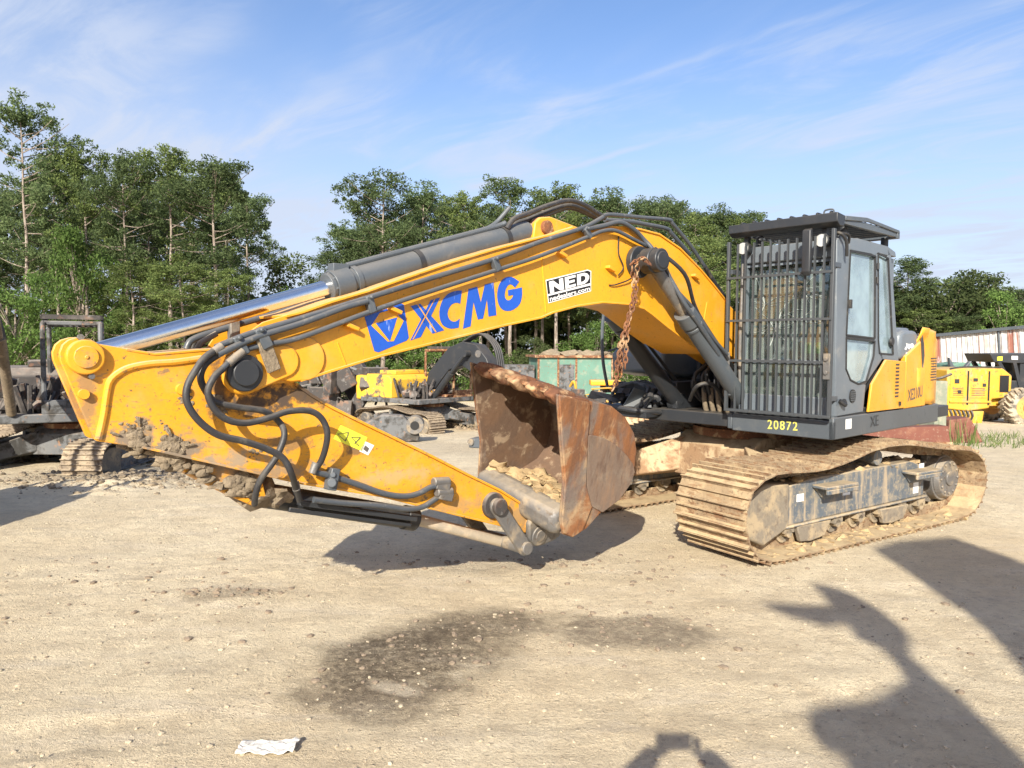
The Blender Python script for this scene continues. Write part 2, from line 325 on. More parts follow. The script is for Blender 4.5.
def blobmask(cx,cy,rx,ry,ang,soft=.5,nsc=1.6,amp=.9):
    dx=n.math('SUBTRACT',sp[0],cx); dy=n.math('SUBTRACT',sp[1],cy); ca,sa=math.cos(ang),math.sin(ang)
    u=n.math('DIVIDE',n.math('ADD',n.math('MULTIPLY',dx,ca),n.math('MULTIPLY',dy,sa)),rx)
    v=n.math('DIVIDE',n.math('SUBTRACT',n.math('MULTIPLY',dy,ca),n.math('MULTIPLY',dx,sa)),ry)
    d=n.math('SQRT',n.math('ADD',n.math('MULTIPLY',u,u),n.math('MULTIPLY',v,v)))
    d=n.math('ADD',d,n.math('MULTIPLY',n.math('SUBTRACT',n.noise(tc,nsc,7,.65),.5),amp*2))
    return n.rng(d,1-soft,1+soft*.5,1,0)
grit=n.rng(n.noise(tc,18,5,.7),.3,.62,.55,1)
for (cx,cy,rx,ry,an,am,col) in ((-.60,4.25,.72,.50,.5,.88,(.085,.065,.046)),(-.15,4.85,.75,.30,.2,.8,(.11,.085,.06)),(-.65,3.75,.35,.25,.3,.6,(.14,.11,.08)),(.80,4.75,.60,.30,0,.75,(.17,.135,.10)),
      (-2.1,5.45,.42,.14,.3,.55,(.19,.15,.11)),(-.2,6.4,.8,.5,.1,.4,(.24,.19,.14)),(2.3,5.4,.5,.3,0,.2,(.3,.22,.15)),(-4.5,11,2.5,1.2,.3,.35,(.22,.19,.16)),(0,15,9,2,0,.25,(.30,.26,.21))):
    f=n.math('MULTIPLY',n.math('MULTIPLY',blobmask(cx,cy,rx,ry,an),grit),am); c=n.mix(f,c,c4(col))
# rusty orange specks near the machine
c=n.mix(n.math('MULTIPLY',blobmask(-.35,4.1,.28,.10,.4),n.rng(n.noise(tc,9,5,.7),.45,.6,0,.8)),c,(.62,.53,.38,1))
c=n.mix(n.math('MULTIPLY',blobmask(-.62,3.95,.16,.07,-.3),.7),c,(.64,.55,.41,1))
c=n.mix(n.math('MULTIPLY',n.rng(n.noise(tc,4,6,.7),.6,.7),n.math('MULTIPLY',blobmask(1.2,5.9,1.3,.6,0),.55)),c,(.42,.22,.09,1))
P=n.n('BsdfPrincipled',ins={'Base Color':c,'Roughness':.95,'Specular IOR Level':.15})
h=n.math('ADD',n.math('MULTIPLY',n.noise(tc,9,8,.75),.6),n.math('MULTIPLY',n.noise(tc,45,6,.8),.4))
h=n.math('ADD',h,n.math('MULTIPLY',n.noise(tc,3,4,.6,.6,(.3,2.2,1)),.35))
h=n.math('ADD',h,n.math('MULTIPLY',n.rng(n.noise(tc,110,3,.7),.5,.75),.16))
h=n.math('ADD',h,n.math('MULTIPLY',n.rng(n.noise(tc,30,3,.6),.60,.72),.22))
bp=n.n('Bump',ins={'Height':h,'Strength':1.0,'Distance':.05}); n.t.links.new(bp.outputs[0],P.inputs['Normal'])
n.n('OutputMaterial',ins={0:P.outputs[0]})

# loose gravel and clods
def scatter(name,count,seed,rmin,rmax,matk,label,xr,region=None,flat=.6):
    rs=np.random.RandomState(seed); bm=bmesh.new(); bmesh.ops.create_icosphere(bm,subdivisions=1,radius=1)
    bv=np.array([v.co[:] for v in bm.verts]); bf=np.array([[v.index for v in f.verts] for f in bm.faces]); bm.free()
    Vs=[];Fs=[];k=0
    for i in range(count):
        if region: x,y=region(rs)
        else:
            y=2.6+rs.rand()**1.7*14; x=(rs.rand()*2-1)*(y*.75+.3)
        r=rmin+(rmax-rmin)*rs.rand()**7
        q=bv*(1+.35*(rs.rand(len(bv),1)-.5))*np.array([r*(.8+rs.rand()*.7),r*(.8+rs.rand()*.6),r*flat])
        a=rs.rand()*6.28; ca,sa=math.cos(a),math.sin(a)
        q=np.stack([q[:,0]*ca-q[:,1]*sa,q[:,0]*sa+q[:,1]*ca,q[:,2]],1)+np.array([x,y,gheight(x,y)+r*.15])
        Vs.append(q);Fs.append(bf+k);k+=len(bv)
    me=bpy.data.meshes.new(name); me.from_pydata(np.concatenate(Vs).tolist(),[],np.concatenate(Fs).tolist()); me.materials.append(M[matk])
    o=bpy.data.objects.new(name,me); COL.objects.link(o); return tag(o,label,name,kind='stuff')
scatter('gravel',9000,3,.002,.015,'stone','loose pale gravel strewn over the sandy yard',1)
def reg1(rs):
    q=[(-.6,4.3,.7,.5),(-2.1,5.5,.5,.12),(.6,4.9,.8,.3),(-.2,6.3,1.2,.3),(-2.9,5.6,1.3,1.2),(1.5,6.0,1.3,.5),(2.6,4.5,1.2,1.2)][rs.randint(7)]
    return q[0]+rs.randn()*q[2]*.6,q[1]+rs.randn()*q[3]*.6
scatter('dirt clods',1500,5,.004,.028,'clod','dark crumbs of soil on the sandy yard',1,reg1)
def reg2(rs): 
    return -5.4+rs.randn()*.9,10.3+rs.randn()*.45
scatter('mud heap',1500,8,.01,.06,'mud','broken mud lumps by the left wreck track',1,reg2,.7)
# ------------------------------------------------------------------ litter
bm=MB(); rs=random.Random(4); g=[]
for j in range(9):
    row=[]
    for i in range(13):
        x=-1.26+.27*i/12; y=3.28+.115*j/8
        row.append(bm.bm.verts.new((x+.02*math.sin(j)*.2,y-.02*i/12+rs.uniform(-.004,.004),gheight(x,y)+.012+rs.uniform(0,.014)+(.012 if i>10 else 0))))
    g.append(row)
for j in range(8):
    for i in range(12): bm.face([g[j][i],g[j][i+1],g[j+1][i+1],g[j+1][i]])
lit=bm.build('litter',M['paper'],None,smooth=0); tag(lit,'flattened silvery white wrapper lying on the sand in the foreground','litter')
sm=lit.modifiers.new('thick','SOLIDIFY'); sm.thickness=.004

# ================================================================== MAIN EXCAVATOR
OX,OY,YAW,UYAW=2.705,8.36,R(222.123),R(212.66)
def U(px,py,y,yaw=YAW):            # a pixel on the machine's lengthwise plane y = const
    r=ray(px,py); c,s=math.cos(yaw),math.sin(yaw)
    t=(y-OX*s+OY*c)/(-r[0]*s+r[1]*c); X,Y,Z=r[0]*t-OX,r[1]*t-OY,H+r[2]*t
    return (X*c+Y*s,Z)
def P3(px,py,y): x,z=U(px,py,y); return Vector((x,y,z))
def FX(px,py,x,yaw=YAW):
    r=ray(px,py); c,s=math.cos(yaw),math.sin(yaw); t=(x+OX*c+OY*s)/(r[0]*c+r[1]*s)
    X,Y,Z=r[0]*t-OX,r[1]*t-OY,H+r[2]*t; return Vector((x,-X*s+Y*c,Z))
EX=empty('excavator',(OX,OY,0),YAW)
tag(EX,'large yellow and grey tracked excavator with caged cab and folded boom in the foreground','excavator')

# ---- undercarriage
def track_path(flat=False):
    # closed outline of the shoe outer faces (x,z); real sag between carrier rollers
    top=[(1.70,.80),(1.48,.845),(1.2,.83),(.9,.82),(.6,.85),(.3,.905),(0,.955),(-.3,.965),(-.6,.95),(-1.0,.89),(-1.4,.845),(-1.75,.81)]
    rear=[(-2.02,.70),(-2.16,.49),(-2.11,.26),(-1.95,.085),(-1.72,.015)]
    bot=[(-1.2,.0),(-.4,.0),(.4,.0),(1.2,.0),(1.52,.005)]
    front=[(1.73,.06),(1.88,.20),(1.95,.42),(1.91,.62),(1.83,.74)]
    return top+rear+bot+front
def resample(pts,n_):
    pts=[Vector(p) for p in pts]; N=len(pts); o=[]
    for i in range(N):
        p0,p1,p2,p3=pts[i-1],pts[i],pts[(i+1)%N],pts[(i+2)%N]
        for k in range(8):
            t=k/8; o.append(.5*((2*p1)+(p2-p0)*t+(2*p0-5*p1+4*p2-p3)*t*t+(3*p1-p0-3*p2+p3)*t**3))
    L=[0]
    for i in range(len(o)): L.append(L[-1]+(o[(i+1)%len(o)]-o[i]).length)
    tot=L[-1]; r=[]
    j=0
    for k in range(n_):
        s=tot*k/n_
        while L[j+1]<s: j+=1
        f=(s-L[j])/(L[j+1]-L[j]); r.append(o[j].lerp(o[(j+1)%len(o)],f))
    return r
def shoes(path,n_,yc,wd,seed=0,thick=.014,gr=.034):
    pts=resample(path,n_); rs=random.Random(seed); bm=MB(); links=MB()
    cx=sum(p.x for p in pts)/n_; cz=sum(p.y for p in pts)/n_
    for i,p in enumerate(pts):
        q=pts[(i+1)%n_]; d=(q-p); L=d.length; d.normalize(); nrm=Vector((d.y,-d.x)) # outward
        mid=(p+q)/2
        if nrm.dot(mid-Vector((cx,cz)))<0: nrm=-nrm
        jt=rs.uniform(-.004,.004); a0=rs.uniform(-.012,.012); dn=Vector((d.x-nrm.x*a0*0,d.y))
        ys=(yc-wd/2+jt,yc+wd/2+jt)
        # profile of one triple grouser shoe, outer at 0, inner at -thick
        prof=[(-.50,-thick),(.54,-thick),(.54,.0),(.50,gr),(.455,gr),(.42,0),(.05,0),(.03,gr*.85),(-.03,gr*.85),(-.05,0),(-.40,0),(-.44,gr*.85),(-.49,gr*.85),(-.50,0)]
        poly=[]
        for (a,b) in prof:
            v=mid+d*(a*L)+nrm*(b-gr); poly.append((v.x,v.y))
        bm.prism(poly,ys[0],ys[1])
        for s in (-1,1):
            c0=mid-nrm*(gr+thick+.045)
            pl=[c0+d*(-.55*L)+nrm*.045,c0+d*(.5*L)+nrm*.045,c0+d*(.62*L)-nrm*.03,c0+d*(.4*L)-nrm*.048,c0+d*(-.35*L)-nrm*.048]
            links.prism([(v.x,v.y) for v in pl],yc+s*.085-.02,yc+s*.085+.02)
        pc=mid+d*(.5*L)-nrm*(gr+thick+.06)
        links.cyl((pc.x,yc-.11,pc.y),(pc.x,yc+.11,pc.y),.024,seg=8)
    return bm,links
def undercarriage(parent,rz,gauge,wd,shoe_m,frame_m,scale=1,label=False,detail=True):
    for s in (1,-1):
        yc=s*gauge/2
        t=empty('crawler_track',(0,0,0),rz); t.parent=parent; t.scale=(scale,)*3
        b,l=shoes(track_path(),50,yc,wd,seed=int(s*7+9))
        b.build('track_shoes',shoe_m,t,smooth=30)
        l.build('track_chain','shoe' if detail else shoe_m,t,smooth=30)
        fr=MB(); yo=yc+s*.17
        # side beam with sloping top
        ya,yb=sorted((yc-s*.20,yc+s*.20))
        fr.prism([(-1.18,.30),(1.12,.26),(1.12,.62),(.75,.66),(-.9,.69),(-1.18,.62)],ya,yb)
        fr.prism([(-1.22,.275),(1.14,.235),(1.14,.26),(-1.22,.30)],*(sorted((yc-s*.22,yc+s*.225))))
        o=fr.build('track_frame',frame_m,t,bevel=.012)
        idg=MB(); idg.prism([(1.10,.24),(1.44,.12),(1.62,.20),(1.72,.42),(1.62,.58),(1.42,.67),(1.10,.645)],*(sorted((yc+s*.10,yc+s*.215)))); idg.build('idler_guard','guard_dirty',t,bevel=.02)
        idw=MB(); idw.cyl((1.52,yc-.09,.42),(1.52,yc+.09,.42),.27,seg=32).cyl((1.52,yc-.03,.42),(1.52,yc+.03,.42),.30,seg=32); idw.build('idler_wheel','steel_worn',t,bevel=.01)
        sp_=MB(); K=21; pol=[]
        for k in range(K*4):
            a=2*math.pi*k/(K*4); rr=.305 if k%4 in(0,1) else .265; pol.append((-1.73+rr*math.cos(a),.43+rr*math.sin(a)))
        sp_.prism(pol,yc-.035,yc+.035); so_=sp_.build('sprocket','steel_worn',t)
        mo=MB(); mo.cyl((-1.73,yc-s*.16,.43),(-1.73,yc+s*.13,.43),.255,seg=28).cyl((-1.73,yc+s*.13,.43),(-1.73,yc+s*.185,.43),.235,.205,seg=28)
        for k in range(12):
            a=k*math.pi/6; mo.cyl((-1.73+.17*math.cos(a),yc+s*.18,.43+.17*math.sin(a)),(-1.73+.17*math.cos(a),yc+s*.20,.43+.17*math.sin(a)),.016,seg=6)
        mo.cyl((-1.73,yc+s*.18,.43),(-1.73,yc+s*.205,.43),.08,seg=16); mo.build('travel_motor','steel_worn',t,bevel=.006)
        for k in range(7):
            x=-1.15+k*.37; r_=MB(); r_.cyl((x,yc-.13,.185),(x,yc+.13,.185),.075,seg=16).cyl((x,yc-.13,.185),(x,yc-.09,.185),.10,seg=16).cyl((x,yc+.09,.185),(x,yc+.13,.185),.10,seg=16).cyl((x,yc-.2,.185),(x,yc+.2,.185),.04,seg=10)
            r_.box((x-.07,yc+.13,.19),(x+.07,yc+.20,.27)).box((x-.07,yc-.20,.19),(x+.07,yc-.13,.27)); r_.build('track_roller','guard_dirty',t)
        for x in (-.32,):
            r_=MB(); r_.cyl((x,yc-.10,.77),(x,yc+.17,.77),.065,seg=16).cyl((x,yc+.15,.77),(x,yc+.19,.77),.075,seg=16).box((x-.06,yc-.16,.62),(x+.06,yc-.10,.80)); r_.build('carrier_roller','track_grey',t)
        for x in (-.62,.72):
            g_=MB(); a_,b_=sorted((yc+s*.165,yc+s*.215)); g_.prism([(x-.26,.24),(x+.26,.24),(x+.20,.09),(x+.05,.075),(x-.16,.10)],a_,b_); g_.build('roller_guard','guard_dirty',t,bevel=.01)
        if detail:
            for x in (.52,-.98):
                g_=MB(); a_,b_=sorted((yc+s*.20,yc+s*.37)); g_.box((x-.24,a_,.575),(x+.24,b_,.605)); g_.prism([(x-.22,.575),(x+.22,.575),(x+.10,.46),(x-.10,.46)],*sorted((yc+s*.202,yc+s*.225))); g_.box((x-.24,*sorted((yc+s*.345,yc+s*.372))[:1],.53),(x+.24,sorted((yc+s*.345,yc+s*.372))[1],.575)); g_.build('track_step',frame_m,t,bevel=.008)
            if s==1:
                for (x,z,wq,hq) in ((.93,.50,.10,.07),(.22,.50,.12,.10),(-1.02,.40,.10,.12),(-1.12,.60,.09,.10)):
                    q=MB(); q.box((x-wq/2,yc+.2005,z-hq/2),(x+wq/2,yc+.204,z+hq/2)); q.build('label_plate','white',t)
            # packed dirt inside the track and on the beam
            dm=MB(); rs=random.Random(5+s)
            for k in range(260):
                x=rs.uniform(-1.85,1.5); side=rs.uniform(-.02,.36)
                dm.blob((x,yc+s*side,.03+.02*(.36-side)),rs.uniform(.012,.05),.8,1,(1.2,1.1,.75),k)
            for k in range(150):
                x=rs.uniform(-1.1,1.1); dm.blob((x,yc+s*rs.uniform(-.18,.17),.66+.012*(1.1-x)*.5),rs.uniform(.012,.05),.8,1,(1.4,1.2,.6),k+99)
            tag(dm.build('packed_dirt','dirt',t,smooth=60),kind='stuff')
    cb=empty('centre_frame',(0,0,0),rz); cb.parent=parent; cb.scale=(scale,)*3
    b=MB(); b.prism([(-.62,.42),(.62,.42),(.62,.80),(.45,.92),(-.45,.92),(-.62,.80)],-.55,.55)
    b.build('centre_box','frame_tan' if detail else frame_m,cb,bevel=.015)
    for s in (1,-1):
        for fx in (1,-1):
            arm=MB()
            y0,y1=s*.45,s*(gauge/2-.19)
            A=[(fx*.15,y0,.86),(fx*.62,y0,.86),(fx*.62,y0,.48),(fx*.15,y0,.44)]
            B=[(fx*.55,y1,.64),(fx*1.0,y1,.62),(fx*1.0,y1,.34),(fx*.55,y1,.33)]
            a=arm.verts(A); b=arm.verts(B); arm.face(a[::-1]);arm.face(b)
            for k in range(4): arm.face([a[k],a[(k+1)%4],b[(k+1)%4],b[k]])
            arm.build('leg_arm','frame_tan' if detail else frame_m,cb,bevel=.02)
    r_=MB(); r_.cyl((0,0,.90),(0,0,.99),.62,seg=40).cyl((0,0,.99),(0,0,1.07),.54,seg=40); r_.build('slewing_ring','rust',cb)
undercarriage(EX,UYAW-YAW,2.32,.80,'shoe','track_grey')

# ---- upper deck
b=MB(); b.box((-2.2,-1.30,1.07),(.98,.36,1.20)); b.box((-2.2,.36,1.07),(.98,1.36,1.20)); b.build('deck','dark',EX,bevel=.01)
b=MB(); b.box((-1.2,-.42,1.2),(.9,-.36,1.5)).box((-1.2,.30,1.2),(.9,.36,1.5)).box((-.3,-.42,1.5),(.45,-.36,1.95)).box((-.3,.30,1.5),(.45,.36,1.95)); b.build('boom_mount','dark',EX,bevel=.01)
# side and front skirt
sk=MB(); sk.prism([(.985,.405),(1.03,.405),(1.03,1.43),(.98,1.43)],1.045,1.215,'z'); 
sk.prism([(1.03,1.38),(1.03,1.43),(-1.62,1.43),(-2.35,1.02),(-2.33,.97),(-1.61,1.38)],1.045,1.245,'z')
sk.prism([(.98,.35),(.98,.405),(1.03,.405),(1.03,.35)],1.06,1.21,'z'); sko=sk.build('deck_skirt','grey',EX,bevel=.01)
v,F=textmesh('20872',1.25,.012); q=[FX(768,416.5,1.034),FX(798,418.5,1.034),FX(798,427.5,1.034),FX(768,426,1.034)]
def decal(name,vf,q,mk,parent=EX,off=(0,0,0)):
    b=MB(); vs=b.verts([quadmap(q,a_,b_)+Vector(off) for a_,b_ in vf[0]])
    for f in vf[1]: b.face([vs[i] for i in f])
    o=b.build(name,mk,parent,smooth=0,norm=False); s_=o.modifiers.new('s','SOLIDIFY'); s_.thickness=.0015; s_.offset=0; return o
decal('lettering',(v,F),q,'textyel',sko)
def side_quad(pts,y): return [P3(px,py,y) for px,py in pts]
SQ=([(0,0),(1,0),(1,1),(0,1)],[[0,1,2,3]])
decal('label_plate',SQ,side_quad([(846,415.5),(852,414.5),(852,424.5),(846,425.5)],1.434),'white',sko)
decal('label_plate',SQ,side_quad([(893,398.5),(894.5,398),(894.5,404),(893,404.5)],1.434),'white',sko)
decal('lettering',textmesh('XE'),side_quad([(871,412.5),(879,410.5),(879,421),(871,423)],1.434),'dark',sko)

# ---- house (engine side) and counterweight
hs=MB(); hs.prism([(-.47,1.36),(-.47,.42),(-2.0,.42),(-2.0,1.20),(-1.56,1.37)],1.24,1.93,'z'); hs.build('house_body','yellow',EX,bevel=.02)
# left side doors
d1=MB(); d1.prism([(.33,1.262),(-.57,1.255),(-.57,1.74),(-.06,1.765),(.27,1.53)],1.425,1.45); do=d1.build('side_door','yellow',EX,bevel=.006)
lv=MB()
for k in range(10):
    z=1.38+k*.036; lv.box((-.38,1.449,z),(-.30,1.456,z+.016),(Matrix.Rotation(.0,3,'Y'),(0,0,0)))
lv.build('vent_slots','dark',do)
hd=MB(); hd.box((-.42,1.449,1.29),(-.40,1.47,1.33)); hd.build('door_latch','black',do)
d2=MB(); d2.prism([(-.60,1.245),(-1.18,1.245),(-1.22,1.85),(-1.05,1.97),(-.60,1.80)],1.38,1.44); do2=d2.build('engine_door','yellow',EX,bevel=.012)
decal('lettering',textmesh('XE210U',1.0,.01),side_quad([(908,385),(922.5,380.5),(922.5,391.5),(908,397)],1.4425),'texgrey',do2)
gh=MB(); gh.prism([(-.50,1.755),(-.98,1.80),(-1.02,2.02),(-.92,2.065),(-.60,2.07),(-.50,2.03)],.42,1.415); gho=gh.build('engine_hood','cab_grey',EX,bevel=.04)
# bull emblem on the hood
emb=[(0,.9),(.2,.6),(.15,.35),(.35,.45),(.6,.5),(.8,.45),(.95,.7),(1,.95),(.85,.9),(.8,1),(.6,.85),(.45,1),(.3,.8),(.15,1)]
decal('emblem',([(x,1-y*.9) for x,y in emb],[list(range(len(emb)))]),side_quad([(904,335),(914,333.5),(914,345),(904,347)],1.418),'white',gho)
decal('emblem_text',textmesh('BULL') if 0 else SQ,side_quad([(905.5,348),(913,347),(913,349.5),(905.5,350.5)],1.418),'white',gho)
# crumpled rear panel standing off the hood
rs=random.Random(2); cp=MB(); prof=[]; nz=14; nxp=9
grid=[]
for j in range(nz):
    z=1.26+ (2.10-1.26)*j/(nz-1); row=[]
    for i in range(nxp):
        x=-.98-.66*i/(nxp-1); bend=0
        t=(z-1.26)/.84
        if i<=2: bend=-.09*math.exp(-((t-.72)/.16)**2)*(2-abs(i-1))*.8+.05*t
        x+=.07*math.sin(t*3.2)*(1 if i<3 else .4)
        y=1.43-(.0 if i<7 else .05*(i-6))+bend+rs.uniform(-.006,.006)
        row.append(cp.bm.verts.new((x,y,z-(.06*(i/8)**2 if j==nz-1 else 0))))
    grid.append(row)
for j in range(nz-1):
    for i in range(nxp-1): cp.face([grid[j][i],grid[j][i+1],grid[j+1][i+1],grid[j+1][i]])
co_=cp.build('crumpled_panel','yellow',EX); s_=co_.modifiers.new('s','SOLIDIFY'); s_.thickness=.02
cr=MB(); cr.prism([(-1.02,2.03),(-1.07,1.93),(-1.10,1.80),(-1.06,1.62),(-1.05,1.66),(-1.01,1.84),(-.985,1.96)],1.441,1.446); cr.build('tear_gap','burnt',co_)
lv=MB()
for k in range(9):
    z=1.52+k*.03; lv.box((-1.50,1.428,z),(-1.34,1.437,z+.012))
lv.build('vent_slots','dark',co_)
cw=MB(); cw.prism([(-1.64,1.37),(-1.64,-1.34),(-2.25,-1.2),(-2.6,-.75),(-2.72,0),(-2.6,.75),(-2.25,1.2)],1.1,2.02,'z'); cw.build('counterweight','yellow',EX,bevel=.06)
hb=MB(); hb.box((-2.0,-1.33,1.24),(-.55,-.42,2.0)); hb.box((-1.9,-1.2,2.0),(-.7,1.0,2.12)); hb.box((-1.5,-.8,2.12),(-.9,-.2,2.25)).cyl((-1.7,-.9,2.1),(-1.7,-.9,2.4),.06); hb.build('engine_cover','cab_grey',EX,bevel=.03)
# right side: fuel tank cover and smashed front compartment
ft=MB()
ft.prism([(.42,1.52),(.84,1.58),(.86,1.80),(.60,1.98),(-.25,2.02),(-.45,1.98),(-.45,1.52)],-1.33,-.58); ft.build('tank_cover','cab_grey',EX,bevel=.04)
ft=MB(); ft.box((-.5,-1.3,1.2),(.12,-.46,1.56)); ft.build('fuel_tank','burnt',EX,bevel=.02)
p=MB(); p.prism([(.69,1.60),(.70,1.84),(.66,1.90),(.64,1.60)],-1.25,-.70); p.build('inner_panel','dark',EX,bevel=.01)
hr=MB(); hr.tube([(.15,-1.22,2.0),(.9,-1.30,2.35),(1.02,-1.32,2.2),(1.02,-1.32,1.75),(.95,-1.3,1.4)],.019,8); hr.tube([(.95,-1.3,1.82),(.62,-1.1,1.95)],.012,8); hr.build('handrail','grey',EX)
rs=random.Random(11)
sm_=MB()
sm_.box((.25,-1.36,1.14),(1.22,-.52,1.20),(Matrix.Rotation(R(3),3,'Y'),(.6,-1,1.15)))
sm_.tube([(1.2,-1.3,1.22),(1.26,-.9,1.20),(1.24,-.6,1.18),(1.0,-.5,1.16)],.03,8)
for k in range(26):
    p0=Vector((rs.uniform(.3,1.15),rs.uniform(-1.3,-.6),1.2)); q0=p0+Vector((rs.uniform(-.3,.3),rs.uniform(-.3,.3),rs.uniform(.04,.26)))
    sm_.tube([p0,(p0+q0)/2+Vector((rs.uniform(-.1,.1),rs.uniform(-.1,.1),.08)),q0],rs.uniform(.012,.04),7)
for k in range(7):
    sm_.blob((rs.uniform(.35,1.1),rs.uniform(-1.25,-.6),rs.uniform(1.22,1.38)),rs.uniform(.06,.13),.7,2,(1.3,1,.8),k)
sm_.build('smashed_compartment','dark',EX,smooth=30)
sh=MB()
for k in range(16):
    x0,y0=rs.uniform(.45,1.15),rs.uniform(-1.25,-.65); a=[Vector((x0+rs.uniform(-.22,.22),y0+rs.uniform(-.22,.22),rs.uniform(1.2,1.5))) for _ in range(4)]
    vs=sh.verts(a); sh.face(vs)
o=sh.build('bent_sheet','grey',EX,smooth=0); s_=o.modifiers.new('s','SOLIDIFY'); s_.thickness=.012
# centre section hoses in the well behind the cylinders
hw=MB()
for k in range(15):
    y=-.30+rs.uniform(0,.62); x=.55+rs.uniform(-.1,.25)
    hw.tube([(x-.25,y*.7,1.22),(x,y,1.30+rs.uniform(-.03,.05)),(x+.12,y,1.50+rs.uniform(-.05,.1)),(x-.05,y*.8,1.68),(x-.4,y*.6,1.75+rs.uniform(-.1,.2))],.018,8,5)
hw.tube([P3(690,398,-.1),P3(697,384,.1),P3(712,382,.2),P3(722,395,.2),P3(726,412,.1),P3(712,420,0),P3(697,412,-.05)],.02,8)
hw.build('hydraulic_hoses','hose',EX)
wr=MB()
for k in range(4):
    y=-.05+.085*k; wr.tube([(.78,y,1.17),(.83,y,1.30),(.80,y-.03,1.44)],.026,8)
wr.build('hose_sleeves','mud',EX)
vb=MB(); vb.box((-.2,-.34,1.2),(.45,.28,1.45)).box((-.1,-.3,1.45),(.2,.2,1.62)); vb.build('valve_block','burnt',EX,bevel=.02)

# ---- cab
cabx0,cabx1,cy0,cy1=-.46,.93,.43,1.40
cab=empty('cab',(0,0,0)); cab.parent=EX
YS=1.415
def sideply(pts,name,mk,y0=YS-.05,y1=YS,bev=.008,par=cab):
    b=MB(); b.prism([U(px,py,y1) for px,py in pts],y0,y1); return b.build(name,mk,par,bevel=bev)
# near side wall pieces (door frame, pillars, rails)
sideply([(835.5,413),(835.5,236),(839,231),(847,233),(848.5,248),(845.5,330),(845.5,365),(850,376),(858,380),(866,380),(863.5,408)],'front_pillar','cab_grey')
sideply([(847,233),(870,238),(886,243),(890,252),(876.3,249),(873.6,252),(870,250),(848.5,246)],'roof_rail','cab_grey')
sideply([(873.7,252),(876.5,249),(877.5,335),(883,354),(866,380),(858,380),(866,377),(873,352),(874,335)],'door_pillar','cab_grey')
sideply([(886,243),(890,252),(898.5,357),(881,355),(878.8,349),(892.5,350),(890.5,318),(886.5,254)],'rear_pillar','cab_grey')
sideply([(846,330),(874,333),(874,337),(845.5,334)],'window_rail','dark')
for nm,pts in (('side_window',[(848.5,247),(873.6,252),(874,334),(845.5,331)]),('lower_window',[(845.5,334),(874,337),(873,352),(866,377),(858,380),(850,376),(845.5,365)]),('rear_side_window',[(876.3,249),(886.5,254),(890.5,318),(892.5,350),(878.8,349),(877.5,335)])):
    o=sideply(pts,nm,M['glass_side'],YS-.035,YS-.022,0)
    bd=MB(); P_=[Vector((U(px,py,YS)[0],YS+.002,U(px,py,YS)[1])) for px,py in pts]
    for i in range(len(P_)): bd.bar(P_[i],P_[(i+1)%len(P_)],.014,.014)
    bd.build('window_seal','black',o)
b=MB(); A=P3(852,248,YS+.03); 
b.tube([P3(847,239,YS+.02),P3(847,231,YS+.05),P3(839,229,YS+.02)],.012,8); b.build('grab_rail','black',cab)
b=MB(); b.box((U(852,400,YS)[0]-.06,YS,U(854,388,YS)[1]-.06),(U(852,400,YS)[0]+.05,YS+.004,U(854,388,YS)[1]+.06)); 
x_,z_=U(852,392,YS); b=MB(); b.cyl((x_,YS-.01,z_),(x_,YS+.012,z_),.062,seg=24); sp_=b.build('speaker_grille','black',cab)
b=MB()
for k in range(-2,3): b.box((x_-.05,YS+.012,z_+k*.02-.004),(x_+.05,YS+.016,z_+k*.02+.004))
b.build('grille_slats','grey',sp_)
x_,z_=U(890.5,337,YS); b=MB(); b.cyl((x_,YS,z_),(x_,YS+.02,z_),.045,.04,seg=20); b.build('door_lock','black',cab)
x_,z_=U(847.5,299,YS); b=MB(); b.box((x_-.015,YS,z_-.05),(x_+.015,YS+.03,z_+.03)); b.build('window_latch','black',cab)
x_,z_=U(841,403,YS); b=MB(); b.tube([(x_+.05,YS+.01,z_+.06),(x_,YS+.04,z_+.02),(x_-.04,YS+.01,z_+.06)],.02,8); b.build('door_bump','black',cab)
for (px,py) in ((875.5,262),(875,276)):
    x_,z_=U(px,py,YS); b=MB(); b.cyl((x_,YS+.01,z_-.03),(x_,YS+.01,z_+.03),.014,seg=10); b.build('hinge','black',cab)
# floor, roof, back and far walls
b=MB(); b.box((cabx0,cy0,1.22),(cabx1+.02,cy1,1.30)); b.build('cab_floor','dark',cab,bevel=.01)
b=MB(); b.prism([(-.32,2.80),(.80,2.82),(.93,2.74),(.95,2.66),(.86,2.86),(.6,2.90),(-.1,2.89),(-.30,2.85)],cy0,YS-.004); b.build('cab_roof','cab_grey',cab,bevel=.02)
b=MB(); b.box((-.46,cy0,1.28),(-.42,cy1-.03,1.85)).box((-.44,cy0,1.85),(-.40,cy0+.08,2.8)).box((-.44,cy1-.12,1.85),(-.36,cy1-.05,2.8)).box((-.42,cy0,2.68),(-.3,cy1-.05,2.8)); b.build('back_wall','cab_grey',cab,bevel=.01)
b=MB(); b.box((-.43,cy0+.08,1.86),(-.42,cy1-.12,2.68)); b.build('rear_window',M['glass_far'],cab,smooth=0)
b=MB(); b.box((-.42,cy0,1.28),(.90,cy0+.04,1.75)).box((.84,cy0,1.75),(.92,cy0+.05,2.8)).box((.18,cy0,1.75),(.26,cy0+.05,2.8)).box((-.4,cy0,2.70),(.9,cy0+.05,2.82)); b.build('far_wall','cab_grey',cab,bevel=.01)
b=MB(); b.box((-.38,cy0+.015,1.76),(.17,cy0+.025,2.69)).box((.27,cy0+.015,1.76),(.83,cy0+.025,2.69)); b.build('far_window',M['glass_far'],cab,smooth=0)
